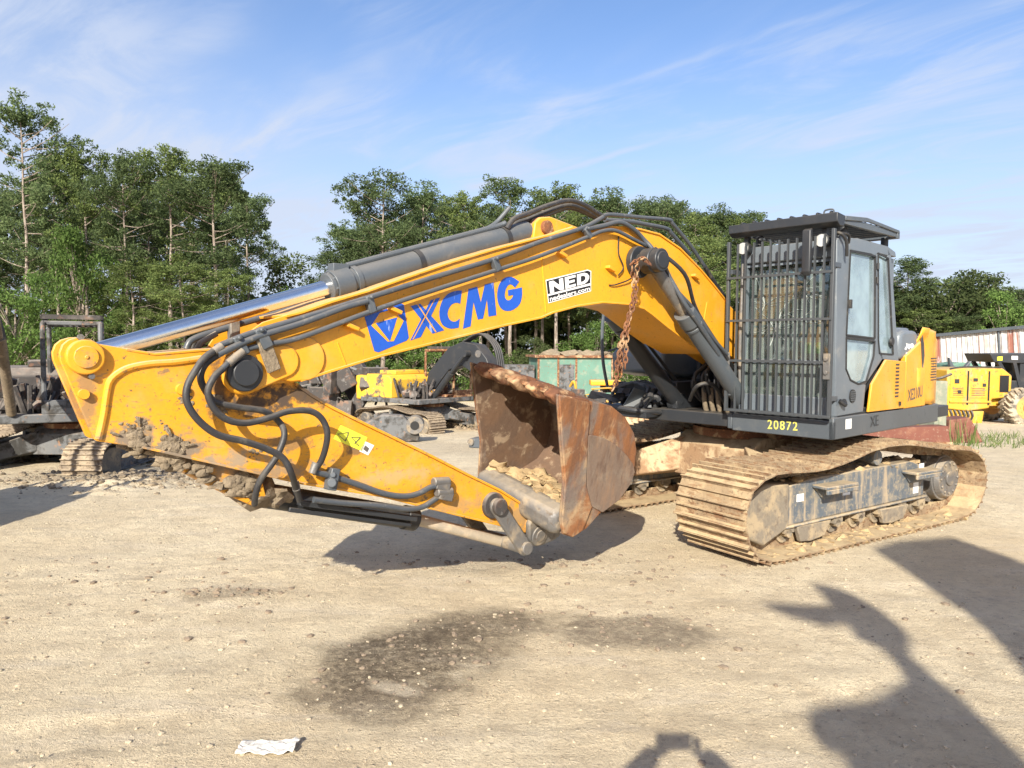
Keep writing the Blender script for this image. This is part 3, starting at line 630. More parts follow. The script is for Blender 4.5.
# front: frame, windscreen, cracks
xf=.955
b=MB()
b.box((xf-.06,cy0-.01,1.30),(xf+.01,cy0+.06,2.84)).box((xf-.06,cy1-.07,1.22),(xf+.012,cy1+.005,2.84)).box((xf-.06,cy0,2.70),(xf+.02,cy1,2.86)).box((xf-.06,cy0,1.22),(xf+.01,cy1,1.42)).box((xf-.05,cy0,1.72),(xf+.01,cy1,1.765)); b.build('front_frame','cab_grey',cab,bevel=.012)
b=MB(); b.prism([(xf-.012,1.76),(xf-.022,1.76),(xf-.112,2.71),(xf-.102,2.71)],cy0+.05,cy1-.06); ws=b.build('windscreen',M['glass_front'],cab,smooth=0)
b=MB(); b.box((xf-.02,cy0+.05,1.42),(xf-.01,cy1-.06,1.725)); lw=b.build('lower_windscreen',M['glass_front'],cab,smooth=0)
rs=random.Random(8); b=MB()
for (cyy,czz,nr) in ((.78,2.05,15),(.66,2.30,9),(1.05,2.45,10),(.9,2.2,6)):
    for k in range(nr):
        a=rs.uniform(0,6.28); p_=Vector((xf-.004-.095*(czz-1.76),cyy,czz)); L=rs.uniform(.08,.42)
        for j in range(5):
            a+=rs.uniform(-.35,.35); q_=p_+Vector((-.095*math.sin(a),math.cos(a),math.sin(a)))*L/5
            if not(cy0+.06<q_.y<cy1-.07 and 1.78<q_.z<2.69): break
            b.bar(p_,q_,.006,.003); p_=q_
b.build('glass_cracks',M['crack'],ws,smooth=0)
# rail strips (pale worn posts) in front of the screen
b=MB(); b.tube([(xf+.05,cy0+.045,1.40),(xf+.06,cy0+.04,1.9),(xf+.05,cy0+.05,2.70)],.022,8); b.build('screen_post','steel_worn',cab); b=MB(); b.tube([(xf+.05,cy1-.03,1.45),(xf+.055,cy1-.035,2.0),(xf+.05,cy1-.03,2.65)],.018,8); b.build('screen_post','steel_worn',cab)
# interior
b=MB(); b.prism([(-.25,1.30),(.25,1.30),(.22,1.55),(.32,1.66),(.30,1.74),(-.12,1.70),(-.25,2.28),(-.38,2.26),(-.30,1.6)],.70,1.18); b.cyl((-.3,.94,2.25),(-.3,.94,2.4),.05); b.blob((-.28,.94,2.42),.12,.05,2,(.5,1.1,.8)); b.build('seat','seat',cab,bevel=.03)
for y in (.62,1.24):
    b=MB(); b.box((-.2,y-.07,1.3),(.32,y+.07,1.78)).cyl((.25,y,1.78),(.30,y,1.98),.014).blob((.30,y,2.0),.04,.1,1); b.build('control_console','seat',cab,bevel=.02)
b=MB(); b.box((.5,.60,1.3),(.53,.63,1.7)).tube([(.72,.84,1.3),(.60,.84,1.7)],.013).tube([(.72,1.0,1.3),(.60,1.0,1.7)],.013).box((.7,1.24,1.55),(.78,1.34,1.95)); b.build('pedal_levers','black',cab)
hv0,hv1=FX(805,339,.86),FX(822,350,.86); b=MB(); b.box((.855,hv0.y,hv1.z),(.87,hv1.y,hv0.z)); b.build('hi_vis_vest','hiviz',cab)
# mirror arm / handles seen through lower window
b=MB(); b.tube([(.66,1.33,1.86),(.45,1.35,1.90),(.30,1.35,1.93),(.30,1.35,1.6)],.02,8); b.build('inner_handle','rust',cab)
b=MB(); b.box((.35,1.28,1.62),(.62,1.36,1.74)); b.build('door_armrest','black',cab,bevel=.02)
# guard cage
GX=1.12
gd=empty('front_guard',(0,0,0)); gd.parent=EX
zt,zb=2.93,1.245; ya,yb=.385,1.44
b=MB(); b.box((GX-.02,ya-.012,zb),(GX+.02,ya+.016,zt-.02)).box((GX-.02,yb-.03,zb),(GX+.02,yb,zt)); 
b.box((GX-.02,ya,zb),(GX+.022,yb,zb+.028))
b.build('guard_frame','bar',gd,bevel=.004)
for i in range(11):
    y=ya+.085+(yb-ya-.11)*i/11+.015; tw=random.Random(i).uniform(-.006,.006)
    b=MB(); b.bar((GX,y,zb+.01),(GX,y+tw,zt-.04),.013,.032) if 0 else b.box((GX-.011,y-.0075,zb+.01),(GX+.011,y+.0075,zt-.05)); b.build('guard_bar','bar',gd)
for (pa,pb) in (((732,277),(832,266)),((732,320),(832,313)),((729.5,360),(832,356.5))):
    A,B=FX(*pa,GX+.02),FX(*pb,GX+.02); z=(A.z+B.z)/2
    b=MB(); b.box((GX+.016,ya,z-.011),(GX+.034,yb-.005,z+.011)); b.build('guard_rail','bar',gd)
for y in (ya+.02,yb-.035):
    b=MB(); z=FX(731,360,GX).z; b.box((GX+.02,y-.03,z-.13),(GX+.038,y+.03,z+.10)); 
    for zz_ in (-.07,.05): b.cyl((GX+.03,y,z+zz_),(GX+.055,y,z+zz_),.02,seg=6)
    b.build('guard_bracket','steel_worn',gd,bevel=.003)
    for zq in (1.4,2.6):
        b=MB(); b.box((xf,y-.02,zq),(GX-.015,y+.02,zq+.04)); b.build('guard_stay','pipe',gd)
# roof guard
rg=empty('roof_guard',(0,0,0)); rg.parent=EX
b=MB(); b.prism([(1.16,3.065),(1.16,2.985),(1.10,2.95),(1.02,2.955),(1.0,3.05)],.40,1.47); b.build('front_beam','dark',rg,bevel=.006)
b=MB(); b.box((-.20,.40,2.98),(1.0,.44,3.04)).box((-.20,1.42,2.98),(1.0,1.46,3.04)).box((-.24,.40,2.97),(-.18,1.47,3.04)); b.prism([(1.0,3.05),(.55,3.085),(.2,3.07),(-.22,3.05),(-.22,3.02),(.5,3.05),(1.0,3.01)],1.455,1.475); b.build('roof_frame','grey',rg,bevel=.005)
for k in range(9):
    x=-.12+k*.125; b=MB(); b.prism([(x,2.99),(x+.02,2.99),(x+.085,3.06),(x+.065,3.06)],.44,1.42); b.build('louvre','dark',rg)
for k in range(8):
    y=.5+k*.125; b=MB(); b.tube([(1.05,y,3.05),(1.08,y+.0,3.085),(.9,y,3.075)],.012,6); b.build('roof_bump','dark',rg)
b=MB(); b.tube([(1.1,1.32,3.06),(1.1,1.33,3.10),(1.1,1.40,3.10),(1.1,1.41,3.06)],.008,6); b.build('lifting_eye','grey',rg)
for (x,y) in ((.75,.5),(.75,1.34),(-.2,.5),(-.2,1.34)):
    b=MB(); b.cyl((x,y,2.87),(x,y,2.99),.035); b.build('guard_post','dark',rg)
for y in (.52,1.30):
    b=MB(); b.cyl((1.0,y,2.84),(1.09,y,2.84),.055,.065,seg=16); b.box((.98,y-.02,2.88),(1.04,y+.02,2.96)); o=b.build('work_light','dark',rg,bevel=.003)
    b=MB(); b.cyl((1.088,y,2.84),(1.096,y,2.84),.055,seg=16); b.build('lens','lamp',o)
b=MB(); b.prism([(1.20,2.93),(1.155,2.95),(1.15,2.6),(1.17,2.52),(1.20,2.56)],1.17,1.25); o=b.build('hanging_plate','dark',rg,bevel=.01); 
b=MB(); b.tube([(1.0,1.36,2.88),(1.04,1.43,2.90),(.98,1.47,2.84),(.93,1.46,2.70)],.015,8); b.build('cable_loop','black',rg)

# ---- boom
bo=empty('boom',(0,0,0)); bo.parent=EX
W=.26
top=[(240,350),(251,333),(262,325),(284,318),(300,314),(330,303),(366,292),(402,279),(450,262),(492,249),(540,236),(578,227),(600,225),(619,225),(637,227),(657,232),(678,246),(698,266),(711,281),(728,302)]
bot=[(728,352),(705,352),(688,342),(665,325),(650,313),(642,307.5),(627,303.5),(601,302),(576,306),(551,313),(540,318),(500,327),(432,345),(381,358),(331,374),(300,384)]
prof=[U(px,py,W) for px,py in top]+[(.32,2.02),(.08,1.86),(.08,1.68),(.2,1.62),(.5,1.66)]+[U(px,py,W) for px,py in bot]+[U(262,388,W),U(236,391,W),U(224,384,W),U(221,372,W),U(226,358,W)]
# drop a near-duplicate and build the box section
# body from U(300,..) backwards is a closed box; nose is two ears
body=[p_ for p_ in prof if p_[0]<5.62]
b=MB(); b.prism(body,-W+.012,W-.012); b.build('boom_box','yellow',bo,bevel=.008)
for s in (1,-1):
    b=MB(); b.prism(prof,*sorted((s*(W-.012),s*W))); b.build('side_plate','yellow',bo,bevel=.004)
def strip(path,w0,w1,t0,t1,name,mk,par,y0=-W-.015,y1=W+.015):   # flange following a path in x-z
    b=MB(); P_=[Vector(p_) for p_ in path]; o=[]
    for i,p_ in enumerate(P_):
        d=(P_[min(i+1,len(P_)-1)]-P_[max(i-1,0)]).normalized(); o.append((p_,Vector((-d.y,d.x))))
    A=[b.verts([(p_.x+n_.x*t,y,p_.y+n_.y*t) for y in (y0,y1) for t in (t0,t1)]) for p_,n_ in o]
    for i in range(len(A)-1):
        a,c_=A[i],A[i+1]
        for k in ((0,1),(1,3),(3,2),(2,0)): b.face([a[k[0]],a[k[1]],c_[k[1]],c_[k[0]]])
    b.face(A[0][:2]+[A[0][3],A[0][2]]); b.face([A[-1][0],A[-1][1],A[-1][3],A[-1][2]]); return b.build(name,mk,par,bevel=.003)
strip([U(px,py,W) for px,py in bot[2:]],0,0,-.002,.014,'bottom_flange','yellow',bo)
strip([U(px,py,W) for px,py in top[3:]],0,0,-.002,.014,'top_flange','yellow',bo)
# nose ears: doubled boss plates with round ends
xx,zz0=U(243,376,W+.02)
def capsule(a,bp_,r,r2,n_=12):
    a,bp_=Vector(a),Vector(bp_); d=(bp_-a).normalized(); an=math.atan2(d.y,d.x); o=[]
    for k in range(n_+1): t=an+math.pi/2+math.pi*k/n_; o.append((a.x+r*math.cos(t),a.y+r*math.sin(t)))
    for k in range(n_+1): t=an-math.pi/2+math.pi*k/n_; o.append((bp_.x+r2*math.cos(t),bp_.y+r2*math.sin(t)))
    return o
for s in (1,-1):
    b=MB(); b.prism(capsule((xx,zz0),U(283,364,W+.02),.125,.10),*sorted((s*W,s*(W+.03)))); b.build('nose_plate','yellow',bo,bevel=.012)
    b=MB(); b.prism(capsule((xx-.3,zz0+.06),U(304,361,W+.01),.12,.135),*sorted((s*(W+.001),s*(W+.016)))); b.build('doubler_plate','yellow',bo,bevel=.012)
    b=MB(); b.cyl((xx,s*(W+.02),zz0),(xx,s*(W+.055),zz0),.105,seg=28).cyl((xx,s*(W+.055),zz0),(xx,s*(W+.075),zz0),.075,seg=28); b.build('pivot_boss','dark',bo,bevel=.006)
b=MB(); b.box((xx-.20,W+.045,zz0-.05),(xx-.12,W+.07,zz0+.16),(Matrix.Rotation(R(20),3,'Y'),(xx,0,zz0))); b.build('pin_keeper','mud',bo,bevel=.005)
# weld seams
for (a,c_) in (((540,252),(545,312)),((337,345),(346,368)),((706,300),(700,338))):
    b=MB(); b.tube([P3(*a,W+.001),P3(*c_,W+.001)],.006,6,smooth=False); b.build('weld_seam','yellow',bo)
# small welded lugs
for (px,py) in ((558,254),(349,329),(392,312),(692,275),(607,268)):
    x_,z_=U(px,py,W); b=MB(); b.box((x_-.045,W,z_-.012),(x_+.045,W+.05,z_+.014),(Matrix.Rotation(R(-20),3,'Y'),(x_,0,z_))); b.build('pipe_lug','yellow',bo,bevel=.004)
# stick cylinder lug on top
for s in (1,-1):
    b=MB(); b.prism([U(px,py,.13) for px,py in ((531,240),(533,222),(538,217),(548,216),(556,219),(580,228),(590,236),(560,246))],*sorted((s*.095,s*.135))); b.build('cylinder_lug','yellow',bo,bevel=.01)
cxl,czl=U(545,227,.15)
b=MB(); b.cyl((cxl,-.17,czl),(cxl,.17,czl),.055,seg=20); b.build('lug_pin','rust',bo,bevel=.006)
# boom cylinder cross pin
cxp,czp=U(622,263,W)
b=MB(); b.cyl((2.42,-.56,2.62),(2.42,.56,2.62),.075,seg=28); b.cyl((2.42,.47,2.62),(2.42,.55,2.62),.10,seg=28).cyl((2.42,-.55,2.62),(2.42,-.47,2.62),.10,seg=28); b.cyl((2.42,W,2.62),(2.42,W+.06,2.62),.14,seg=28); b.build('cylinder_pin','dark',bo,bevel=.008)
b=MB(); b.tube([P3(617,235,W+.01),P3(617,252,W+.02),P3(622,266,W+.02),P3(617,274,W+.02)],.006,6); b.tube([P3(640,256,W+.01),P3(632,275,W+.03),P3(616,283,W+.02),P3(608,284,W+.01)],.006,6); b.build('grease_line','black',bo)

# lettering on the boom
OFF=.0035
def polyd(name,pts,mk,lay,par,conv=lambda p_:p_):
    b=MB(); vs=b.verts([P3(*conv(p_),W+lay) for p_ in pts]); f=b.face(vs); 
    if f: bmesh.ops.triangulate(b.bm,faces=b.bm.faces[:])
    o=b.build(name,mk,par,smooth=0,norm=False); s_=o.modifiers.new('s','SOLIDIFY'); s_.thickness=.001; s_.offset=0; return o
z3=lambda p_:(280+p_[0]/3.938,180+p_[1]/3.938)
z5=lambda p_:(340+p_[0]/3.938,270+p_[1]/3.938)
r5=lambda p_:(500+p_[0]/3.938,180+p_[1]/3.938)
em=polyd('emblem',[(330,545),(474,491),(484,496),(505,625),(497,637),(386,685),(370,680)],'blue',.002,bo,z3)
polyd('emblem_band',[(357,580),(390,529),(440,515),(484,560),(446,640),(422,642)],'yellow',.0035,em,z3)
polyd('emblem_centre',[(374,570),(459,546),(431,641)],'blue',.005,em,z3)
lt=empty('brand_lettering',(0,0,0)); lt.parent=bo
def ring(cx,cy,rx,ry,a0,a1,irx,iry,n_=30,e=.72):
    f=lambda v:math.copysign(abs(v)**e,v)
    o=[(cx+rx*f(math.cos(R(a))),cy+ry*f(math.sin(R(a)))) for a in np.linspace(a0,a1,n_)]
    i_=[(cx+irx*f(math.cos(R(a))),cy+iry*f(math.sin(R(a)))) for a in np.linspace(a1,a0,n_)]; return o+i_
def letter(pts,quad,lay=.002):
    b=MB(); 
    vs=b.verts([ (lambda q:P3(q.x,q.y,W+lay))(quadmap(quad,u_,v_)) for u_,v_ in pts]); b.face(vs); bmesh.ops.triangulate(b.bm,faces=b.bm.faces[:])
    o=b.build('letter','blue',lt,smooth=0,norm=False); s_=o.modifiers.new('s','SOLIDIFY'); s_.thickness=.001; s_.offset=0
Z=lambda *q:[Vector(z5(p_)).to_3d() for p_ in q]
letter([(.04,1),(.36,1),(1,0),(.66,0)],Z((270,148),(388,118),(408,240),(272,282)))
letter([(.0,0),(.33,0),(1.02,1),(.70,1)],Z((272,148),(388,112),(400,240),(275,282)))
def letterp(pts):
    b=MB(); vs=b.verts([P3(*z3(p_),W+.002) for p_ in pts]); b.face(vs); bmesh.ops.triangulate(b.bm,faces=b.bm.faces[:])
    o=b.build('letter','blue',lt,smooth=0,norm=False); s_=o.modifiers.new('s','SOLIDIFY'); s_.thickness=.001; s_.offset=0
def spl(pts,hard=()):      # round the bowl of a letter, keep the listed corners sharp
    P_=[Vector(p_) for p_ in pts]; N=len(P_); o=[]
    for i in range(N):
        p0,p1,p2,p3=P_[i-1],P_[i],P_[(i+1)%N],P_[(i+2)%N]
        if i in hard: p0=p1
        if (i+1)%N in hard: p3=p2
        if i in hard and (i+1)%N in hard: o.append(tuple(p1)); continue
        for k in range(5):
            t=k/5; q=.5*((2*p1)+(p2-p0)*t+(2*p0-5*p1+4*p2-p3)*t*t+(3*p1-p0-3*p2+p3)*t**3); o.append(tuple(q))
    return o
def stroke(outer,inner,n_=26):
    def rs_(pts):
        P_=[Vector(p_) for p_ in pts]; o=[]
        for a in range(len(P_)-1):
            p0,p1,p2,p3=P_[max(a-1,0)],P_[a],P_[a+1],P_[min(a+2,len(P_)-1)]
            for k in range(8):
                t=k/8; o.append(.5*((2*p1)+(p2-p0)*t+(2*p0-5*p1+4*p2-p3)*t*t+(3*p1-p0-3*p2+p3)*t**3))
        o.append(P_[-1]); return [o[int(round(q*(len(o)-1)/n_))] for q in range(n_+1)]
    A,B_=rs_(outer),rs_(inner); b=MB(); va=b.verts([P3(*z3(p_),W+.002) for p_ in A]); vb=b.verts([P3(*z3(p_),W+.002) for p_ in B_])
    for k in range(n_): b.face([va[k],va[k+1],vb[k+1],vb[k]])
    return b
def letterb(b):
    o=b.build('letter','blue',lt,smooth=0,norm=False); s_=o.modifiers.new('s','SOLIDIFY'); s_.thickness=.001; s_.offset=0
letterb(stroke([(712,438),(686,440),(656,453),(635,480),(625,515),(627,550),(640,576),(668,588),(701,584)],[(706,490),(692,486),(674,492),(662,508),(657,528),(661,546),(672,558),(688,560),(705,548)]))
letterp([(718,588),(738,431),(772,422),(787,484),(802,413),(836,404),(849,533),(818,539),(811,470),(797,547),(776,551),(758,482),(748,578)])
gb=stroke([(938,400),(908,382),(878,387),(858,414),(851,452),(857,490),(876,513),(908,514),(938,492),(949,458),(948,422)],[(921,424),(905,411),(892,417),(884,434),(881,452),(884,466),(892,474),(902,472),(910,464),(914,452),(915,430)])
vs=gb.verts([P3(*z3(p_),W+.002) for p_ in ((893,434),(916,429),(915,452),(895,457))]); gb.face(vs); letterb(gb)
# thin slashes cut through the X
for q in ([(300,140),(304,139),(378,247),(373,249)],[(368,118),(372,117),(288,276),(283,278)]):
    b=MB(); vs=b.verts([P3(*z5(p_),W+.0035) for p_ in q]); b.face(vs); o=b.build('letter_gap','yellow',lt,smooth=0,norm=False)
# dealer sticker
st=polyd('dealer_sticker',[(175,392),(340,349),(354,355),(354,434),(187,484)],'white',.002,bo,r5)
polyd('sticker_black',[(178,396),(340,353),(351,358),(351,402),(184,448)],'blackd',.0032,st,r5)
polyd('sticker_strip',[(186,455),(352,411),(352,431),(189,480)],'blackd',.0032,st,r5)
def stl(vf,q,name='sticker_text'):
    b=MB(); vs=b.verts([(lambda t:P3(t.x,t.y,W+.0045))(quadmap([Vector(r5(p_)).to_3d() for p_ in q],u_,v_)) for u_,v_ in vf[0]])
    for f in vf[1]: b.face([vs[i] for i in f])
    o=b.build(name,'white',st,smooth=0,norm=False); s_=o.modifiers.new('s','SOLIDIFY'); s_.thickness=.001; s_.offset=0
stl(([(0,0),(0,1),(.3,1),(.72,.45),(.72,1),(1,1),(1,0),(.72,0),(.28,.55),(.28,0)],[list(range(10))]),[(188,399),(243,383),(248,428),(194,444)])
stl(([(0,0),(0,1),(1,1),(1,.78),(.34,.78),(.34,.61),(.9,.61),(.9,.4),(.34,.4),(.34,.22),(1,.22),(1,0)],[list(range(12))]),[(250,381),(292,370),(294,415),(254,427)])
stl(([(0,0),(0,1),(.6,1),(.86,.85),(1,.6),(1,.4),(.86,.15),(.6,0),(.0,0.001),(.3,.24),(.55,.24),(.7,.4),(.7,.6),(.55,.76),(.3,.76),(.3,.24)][:8]+[(.3,0),(.3,.24),(.55,.24),(.7,.4),(.7,.6),(.55,.76),(.3,.76),(.3,0.002)],[list(range(16))]),[(298,369),(346,357),(346,401),(300,413)])
stl(textmesh('nedealers.com',1.0,.015),[(191,457),(348,415),(350,430),(194,477)])

# hydraulic lines along the boom
def line(pts,y,r,name,mk,par,seg=10,sub=5):
    b=MB(); b.tube([P3(px,py,y if len(t)==0 else t[0]) for px,py,*t in pts],r,seg,sub); return b.build(name,mk,par)
hl=empty('boom_pipes',(0,0,0)); hl.parent=bo
line([(215,351),(236,342),(258,334),(300,321),(367,299.5),(430,279),(492,259.5),(540,241),(581,227),(601,216)],.30,.0185,'pipe','pipe',hl)
line([(218,358),(240,347),(262,338),(300,326),(345,309),(366,303)],.33,.0185,'pipe','pipe',hl)
line([(222,372,.34),(243,354),(268,347),(300,340),(370,313),(430,292),(496,270),(540,255),(586,236),(601,230),(614,229.5),(632,238),(650,248),(662,262,.42),(675,287,.46),(693,307,.48),(712,335,.5),(727,352,.5)],.31,.0165,'pipe','pipe',hl)
line([(601,215),(609,213.5),(640,216),(667,218),(671,222),(690,245),(703,264)],.20,.018,'pipe','pipe',hl)
line([(603,219),(625,220),(645,223),(665,227),(670,232),(688,252,.05)],.05,.020,'pipe','pipe',hl)
line([(580,229),(600,225),(618,221),(632,228),(642,238),(652,249,.36),(668,275,.44),(684,302,.52),(700,325,.52),(718,352,.5)],.30,.02,'pipe','pipe',hl)
line([(703,264),(715,283),(728,300)],.22,.022,'pipe','black',hl)
for (off,y) in ((5,.24),(9,.16),(-3.5,.22)):
    line([(300,321+off),(367,299.5+off),(430,279+off),(492,259.5+off),(540,241+off),(570,231+off)],y,.016,'yellow_pipe','yellow',hl)
for (x0,y0,x1,y1) in ((210,371,240,358),):
    pass
for (px,py,px2,py2,s_) in ((236,341,244,356,1.0),(258,333,266,349,1.25),(367,299,371,313,1.0),(492,259,496,270,1.0),(583,228,588,236,.9)):
    A,B=P3(px,py,.31),P3(px2,py2,.31); b=MB(); b.bar(A+(A-B)*.10,B+(B-A)*.10,.052*s_,.052*s_); b.cyl(A+Vector((0,.03,0)),A+Vector((0,.055,0)),.014,seg=6); b.build('pipe_clamp','grey',hl,bevel=.008)
# upper rubber hoses over the stick cylinder foot
for k,(dy,y) in enumerate(((0,.10),(6,.02),(9,-.06))):
    line([(505,229+dy),(512,219+dy),(527,213+dy),(545,205.5+dy),(566,200+dy*.8),(582,204+dy*.8),(595,212+dy*.6),(603,217)],y,.021,'hose','hose',hl)
line([(203,350,-.18),(196,343,-.2),(192,352,-.2),(196,356,-.2)],-.2,.018,'hose','hose',hl)
line([(186,353),(190,345),(200,340),(212,336),(236,328),(300,309),(330,300),(380,283)],-.12,.021,'pipe','pipe',hl)
line([(196,354),(200,347),(206,343),(216,337)],-.05,.018,'hose','steel_worn',hl)
b=MB(); A=P3(233,329,-.1); b.bar(A+Vector((0,0,.05)),A-Vector((0,0,.13)),.06); b.build('pipe_clamp','steel_worn',hl,bevel=.006)

# ---- stick
sk_=empty('stick',(0,0,0)); sk_.parent=EX
S=.20
stp=[(83,342),(76,342.5),(68,345),(62,350),(59,358),(60,366),(94.6,444),(98,446),(142,452),(208,466),(300,486),(381,498),(458,516),(515,529),(524,532),(534,533),(540,529),(539,520),(531,508),(500,489),(468,474),(432,456),(394,438),(360,422),(331,408),(312,397),(295,385),(270,360),(240,351),(202,353),(154,357.5),(126,353),(98,348.5),(90,344)]
prof=[U(px,py,S) for px,py in stp]
b=MB(); b.prism([p_ for p_ in prof if 3.95<p_[0]<6.45],-S+.012,S-.012); b.build('stick_box','yellow_stick',sk_,bevel=.006)
b=MB(); b.prism(prof,S-.03,S); b.build('side_plate','yellow_stick',sk_,bevel=.004)
b=MB(); b.prism([p_ for p_ in prof if p_[0]<6.45],-S,-S+.012); b.build('side_plate','yellow_stick',sk_,bevel=.004)
b=MB(); b.prism([p_ for p_ in prof if p_[0]>6.1],.0,.03); b.build('tail_plate','yellow_stick',sk_,bevel=.004)
rib=[(99,444),(104,420),(107,398),(110,386),(118,378),(130,372),(150,368),(175,366),(201,362)]
for s in (1,):
    b=MB(); b.tube([P3(px,py,S)*1.0 if s==1 else Vector((P3(px,py,S).x,-S,P3(px,py,S).z)) for px,py in rib],.018,8); b.build('edge_rib','yellow_stick',sk_)
strip([U(px,py,S) for px,py in stp[18:27]][::1],0,0,-.016,.002,'top_flange','yellow_stick',sk_,-S-.02,S+.02)
strip([U(px,py,S) for px,py in stp[8:14]][::1],0,0,-.012,.002,'bottom_flange','yellow_stick',sk_,-S-.02,S+.02)
strip([U(px,py,S) for px,py in stp[27:32]][::1],0,0,-.012,.002,'tail_flange','yellow_stick',sk_,-.02,S+.005)
tx,tz=U(84,362,S)
for s in (1,):
    b=MB(); b.cyl((tx,s*(S-.05),tz),(tx,s*(S+.035),tz),.088,seg=32); b.cyl((tx,s*(S+.035),tz),(tx,s*(S+.04),tz),.088,.082,seg=32); o=b.build('tail_boss','yellow_clean',sk_,bevel=.006)
    b=MB(); b.cyl((tx,s*(S+.036),tz),(tx,s*(S+.052),tz),.056,seg=28).cyl((tx,s*(S+.052),tz),(tx,s*(S+.058),tz),.01,seg=8); b.build('pin_cap','yellow_stick',o,bevel=.003)
    for a in (80,-105):
        b=MB(); b.cyl((tx+.10*math.cos(R(a)),s*S,tz+.10*math.sin(R(a))),(tx+.10*math.cos(R(a)),s*(S+.03),tz+.10*math.sin(R(a))),.016,seg=6)
        b.build('bolt','steel_worn',o)
for (px,py,r_) in ((181,393,.03),(83,399,.025)):
    x_,z_=U(px,py,S); b=MB(); b.cyl((x_,S,z_),(x_,S+.03,z_),r_,seg=14); b.build('plug','yellow_clean',sk_)
# cylinder foot bracket and muddy lower edge
b=MB(); b.prism([U(px,py,.12) for px,py in ((110,447),(142,455),(167,466),(190,478),(215,491),(240,503),(256,510),(268,500),(262,478),(208,464))],-.12,.12); b.build('cylinder_bracket','yellow_stick',sk_,bevel=.01)
rs=random.Random(21); b=MB()
for (px,py,rr,y) in ((137,440,.05,S),(139,447,.055,S),(142,430,.03,S),(170,448,.05,S),(176,452,.06,S),(180,446,.045,S),(166,462,.06,.16),(178,466,.06,.16),(196,468,.06,.16),(205,472,.05,.16),(241,487,.085,.13),(238,494,.075,.13),(252,490,.05,.15),(186,402,.03,S),(184,395,.025,S),(213,405,.05,S),(222,408,.04,S),(256,458,.02,S),(163,431,.018,S),(130,435,.02,S)):
    for k in range(9):
        b.blob(P3(px+rs.gauss(0,4.0),py+rs.gauss(0,3.4),y),rr*rs.uniform(.25,.6),.45,2,(1.1,.45,.8),rs.random()*50)
for k in range(26):
    t=rs.random(); px=112+t*155; py=447+t*58; b.blob(P3(px+rs.gauss(0,3),py+rs.gauss(0,2.5),.13),rs.uniform(.012,.04),.7,1,(1.4,.8,.7),k)
for (px,py,dx,dy) in ((140,430,-2,-9),(134,432,-6,-4),(172,440,-5,-9),(186,450,9,-2),(120,440,-8,-3)):
    for k in range(3): b.tube([P3(px,py,S+.01),P3(px+dx*.6+rs.uniform(-2,2),py+dy*.6,S+.012),P3(px+dx+rs.uniform(-2,2),py+dy,S+.012)],.006,5)
tag(b.build('mud_cake','mud',sk_,smooth=50),kind='stuff')
# warning decals
def sdecal(pts,mk,lay,name='warning_label'):
    b=MB(); vs=b.verts([P3(px,py,S+lay) for px,py in pts]); b.face(vs); o=b.build(name,mk,sk_,smooth=0,norm=False); return o
sdecal([(341,427),(368,439),(363,453),(334,441)],'labely',.003)
def tri(pts,mk,par):
    b=MB(); P_=[P3(px,py,S+.005) for px,py in pts]
    for i in range(len(P_)): b.bar(P_[i],P_[(i+1)%len(P_)],.008,.002)
    return b.build('warning_symbol',mk,par,smooth=0)
tri([(338,436),(349,434),(346,443)],'texgrey',sk_); tri([(352,439),(361,439),(355,445),(360,448)],'texgrey',sk_)
sdecal([(366,443),(375,447),(369,457),(360,453)],'white',.003); b=MB(); b.prism([U(px,py,S+.004) for px,py in ((366,447),(370,450),(368,454),(364,451))],S+.003,S+.005); b.build('warning_symbol','texgrey',sk_)
# hoses looping down the stick
for pts,y,r_ in (([(216,353,.31),(205,361,.34),(198,370),(188,388),(187,405),(198,423),(218,438),(243,444),(268,452),(284,461),(292,475),(297,490,.26),(301,503,.2)],.36,.0195),
    ([(218,358,.30),(205,368,.30),(200.5,382,.30),(207.5,397),(217,406),(240,410.6),(264,414),(278,423),(285,437,.34),(277,460,.34),(262,482,.3),(257,497,.26),(256,507,.2)],.30,.0190),
    ([(224,371,.33),(214,381),(208,396),(215,413),(229,423.5),(248,426),(270,420.5),(289,414),(310.6,413.5),(323,422),(328,438),(323,461,.30),(314,474,.25)],.36,.0190)):
    o=line(pts,y,r_,'hose','hose',sk_,12,6)
for (a,c_,y) in (((222,349),(214,355),.32),((243,354),(228,367),.33),((296,484),(298,493),.25),((317,465),(313,476),.27)):
    b=MB(); b.cyl(P3(*a,y),P3(*c_,y),.024,seg=12); b.build('hose_fitting','steel_worn',sk_,bevel=.003)
line([(315,474),(324,476),(336,479),(358,486),(381.5,494),(397,497),(410,497),(421,494),(432,488),(440,487)],.25,.020,'stick_pipe','pipe',sk_)
line([(315,502),(345,505),(381.5,507),(405,510),(417,509.6),(426,507),(435,501),(441,497)],.22,.020,'stick_pipe','pipe',sk_)
for (px,py) in ((443,486),(446,496)):
    b=MB(); c_=P3(px,py,.245); b.cyl(c_-Vector((-.075,0,-.03)),c_+Vector((-.075,0,-.03))*-0+Vector((-.06,0,.02)),.034,seg=12); b.box(c_-Vector((.06,.04,.035)),c_+Vector((.06,.03,.035)),(Matrix.Rotation(R(-18),3,'Y'),c_)); b.build('line_block','steel_worn',sk_,bevel=.008)
b=MB(); b.bar(P3(335,470,.25),P3(331,492,.25),.07,.06); b.cyl(P3(333,485,.25),P3(333,485,.30),.03,seg=12).cyl(P3(334,477,.25),P3(334,477,.29),.02,seg=8); b.build('pipe_clamp','grey',sk_,bevel=.006)
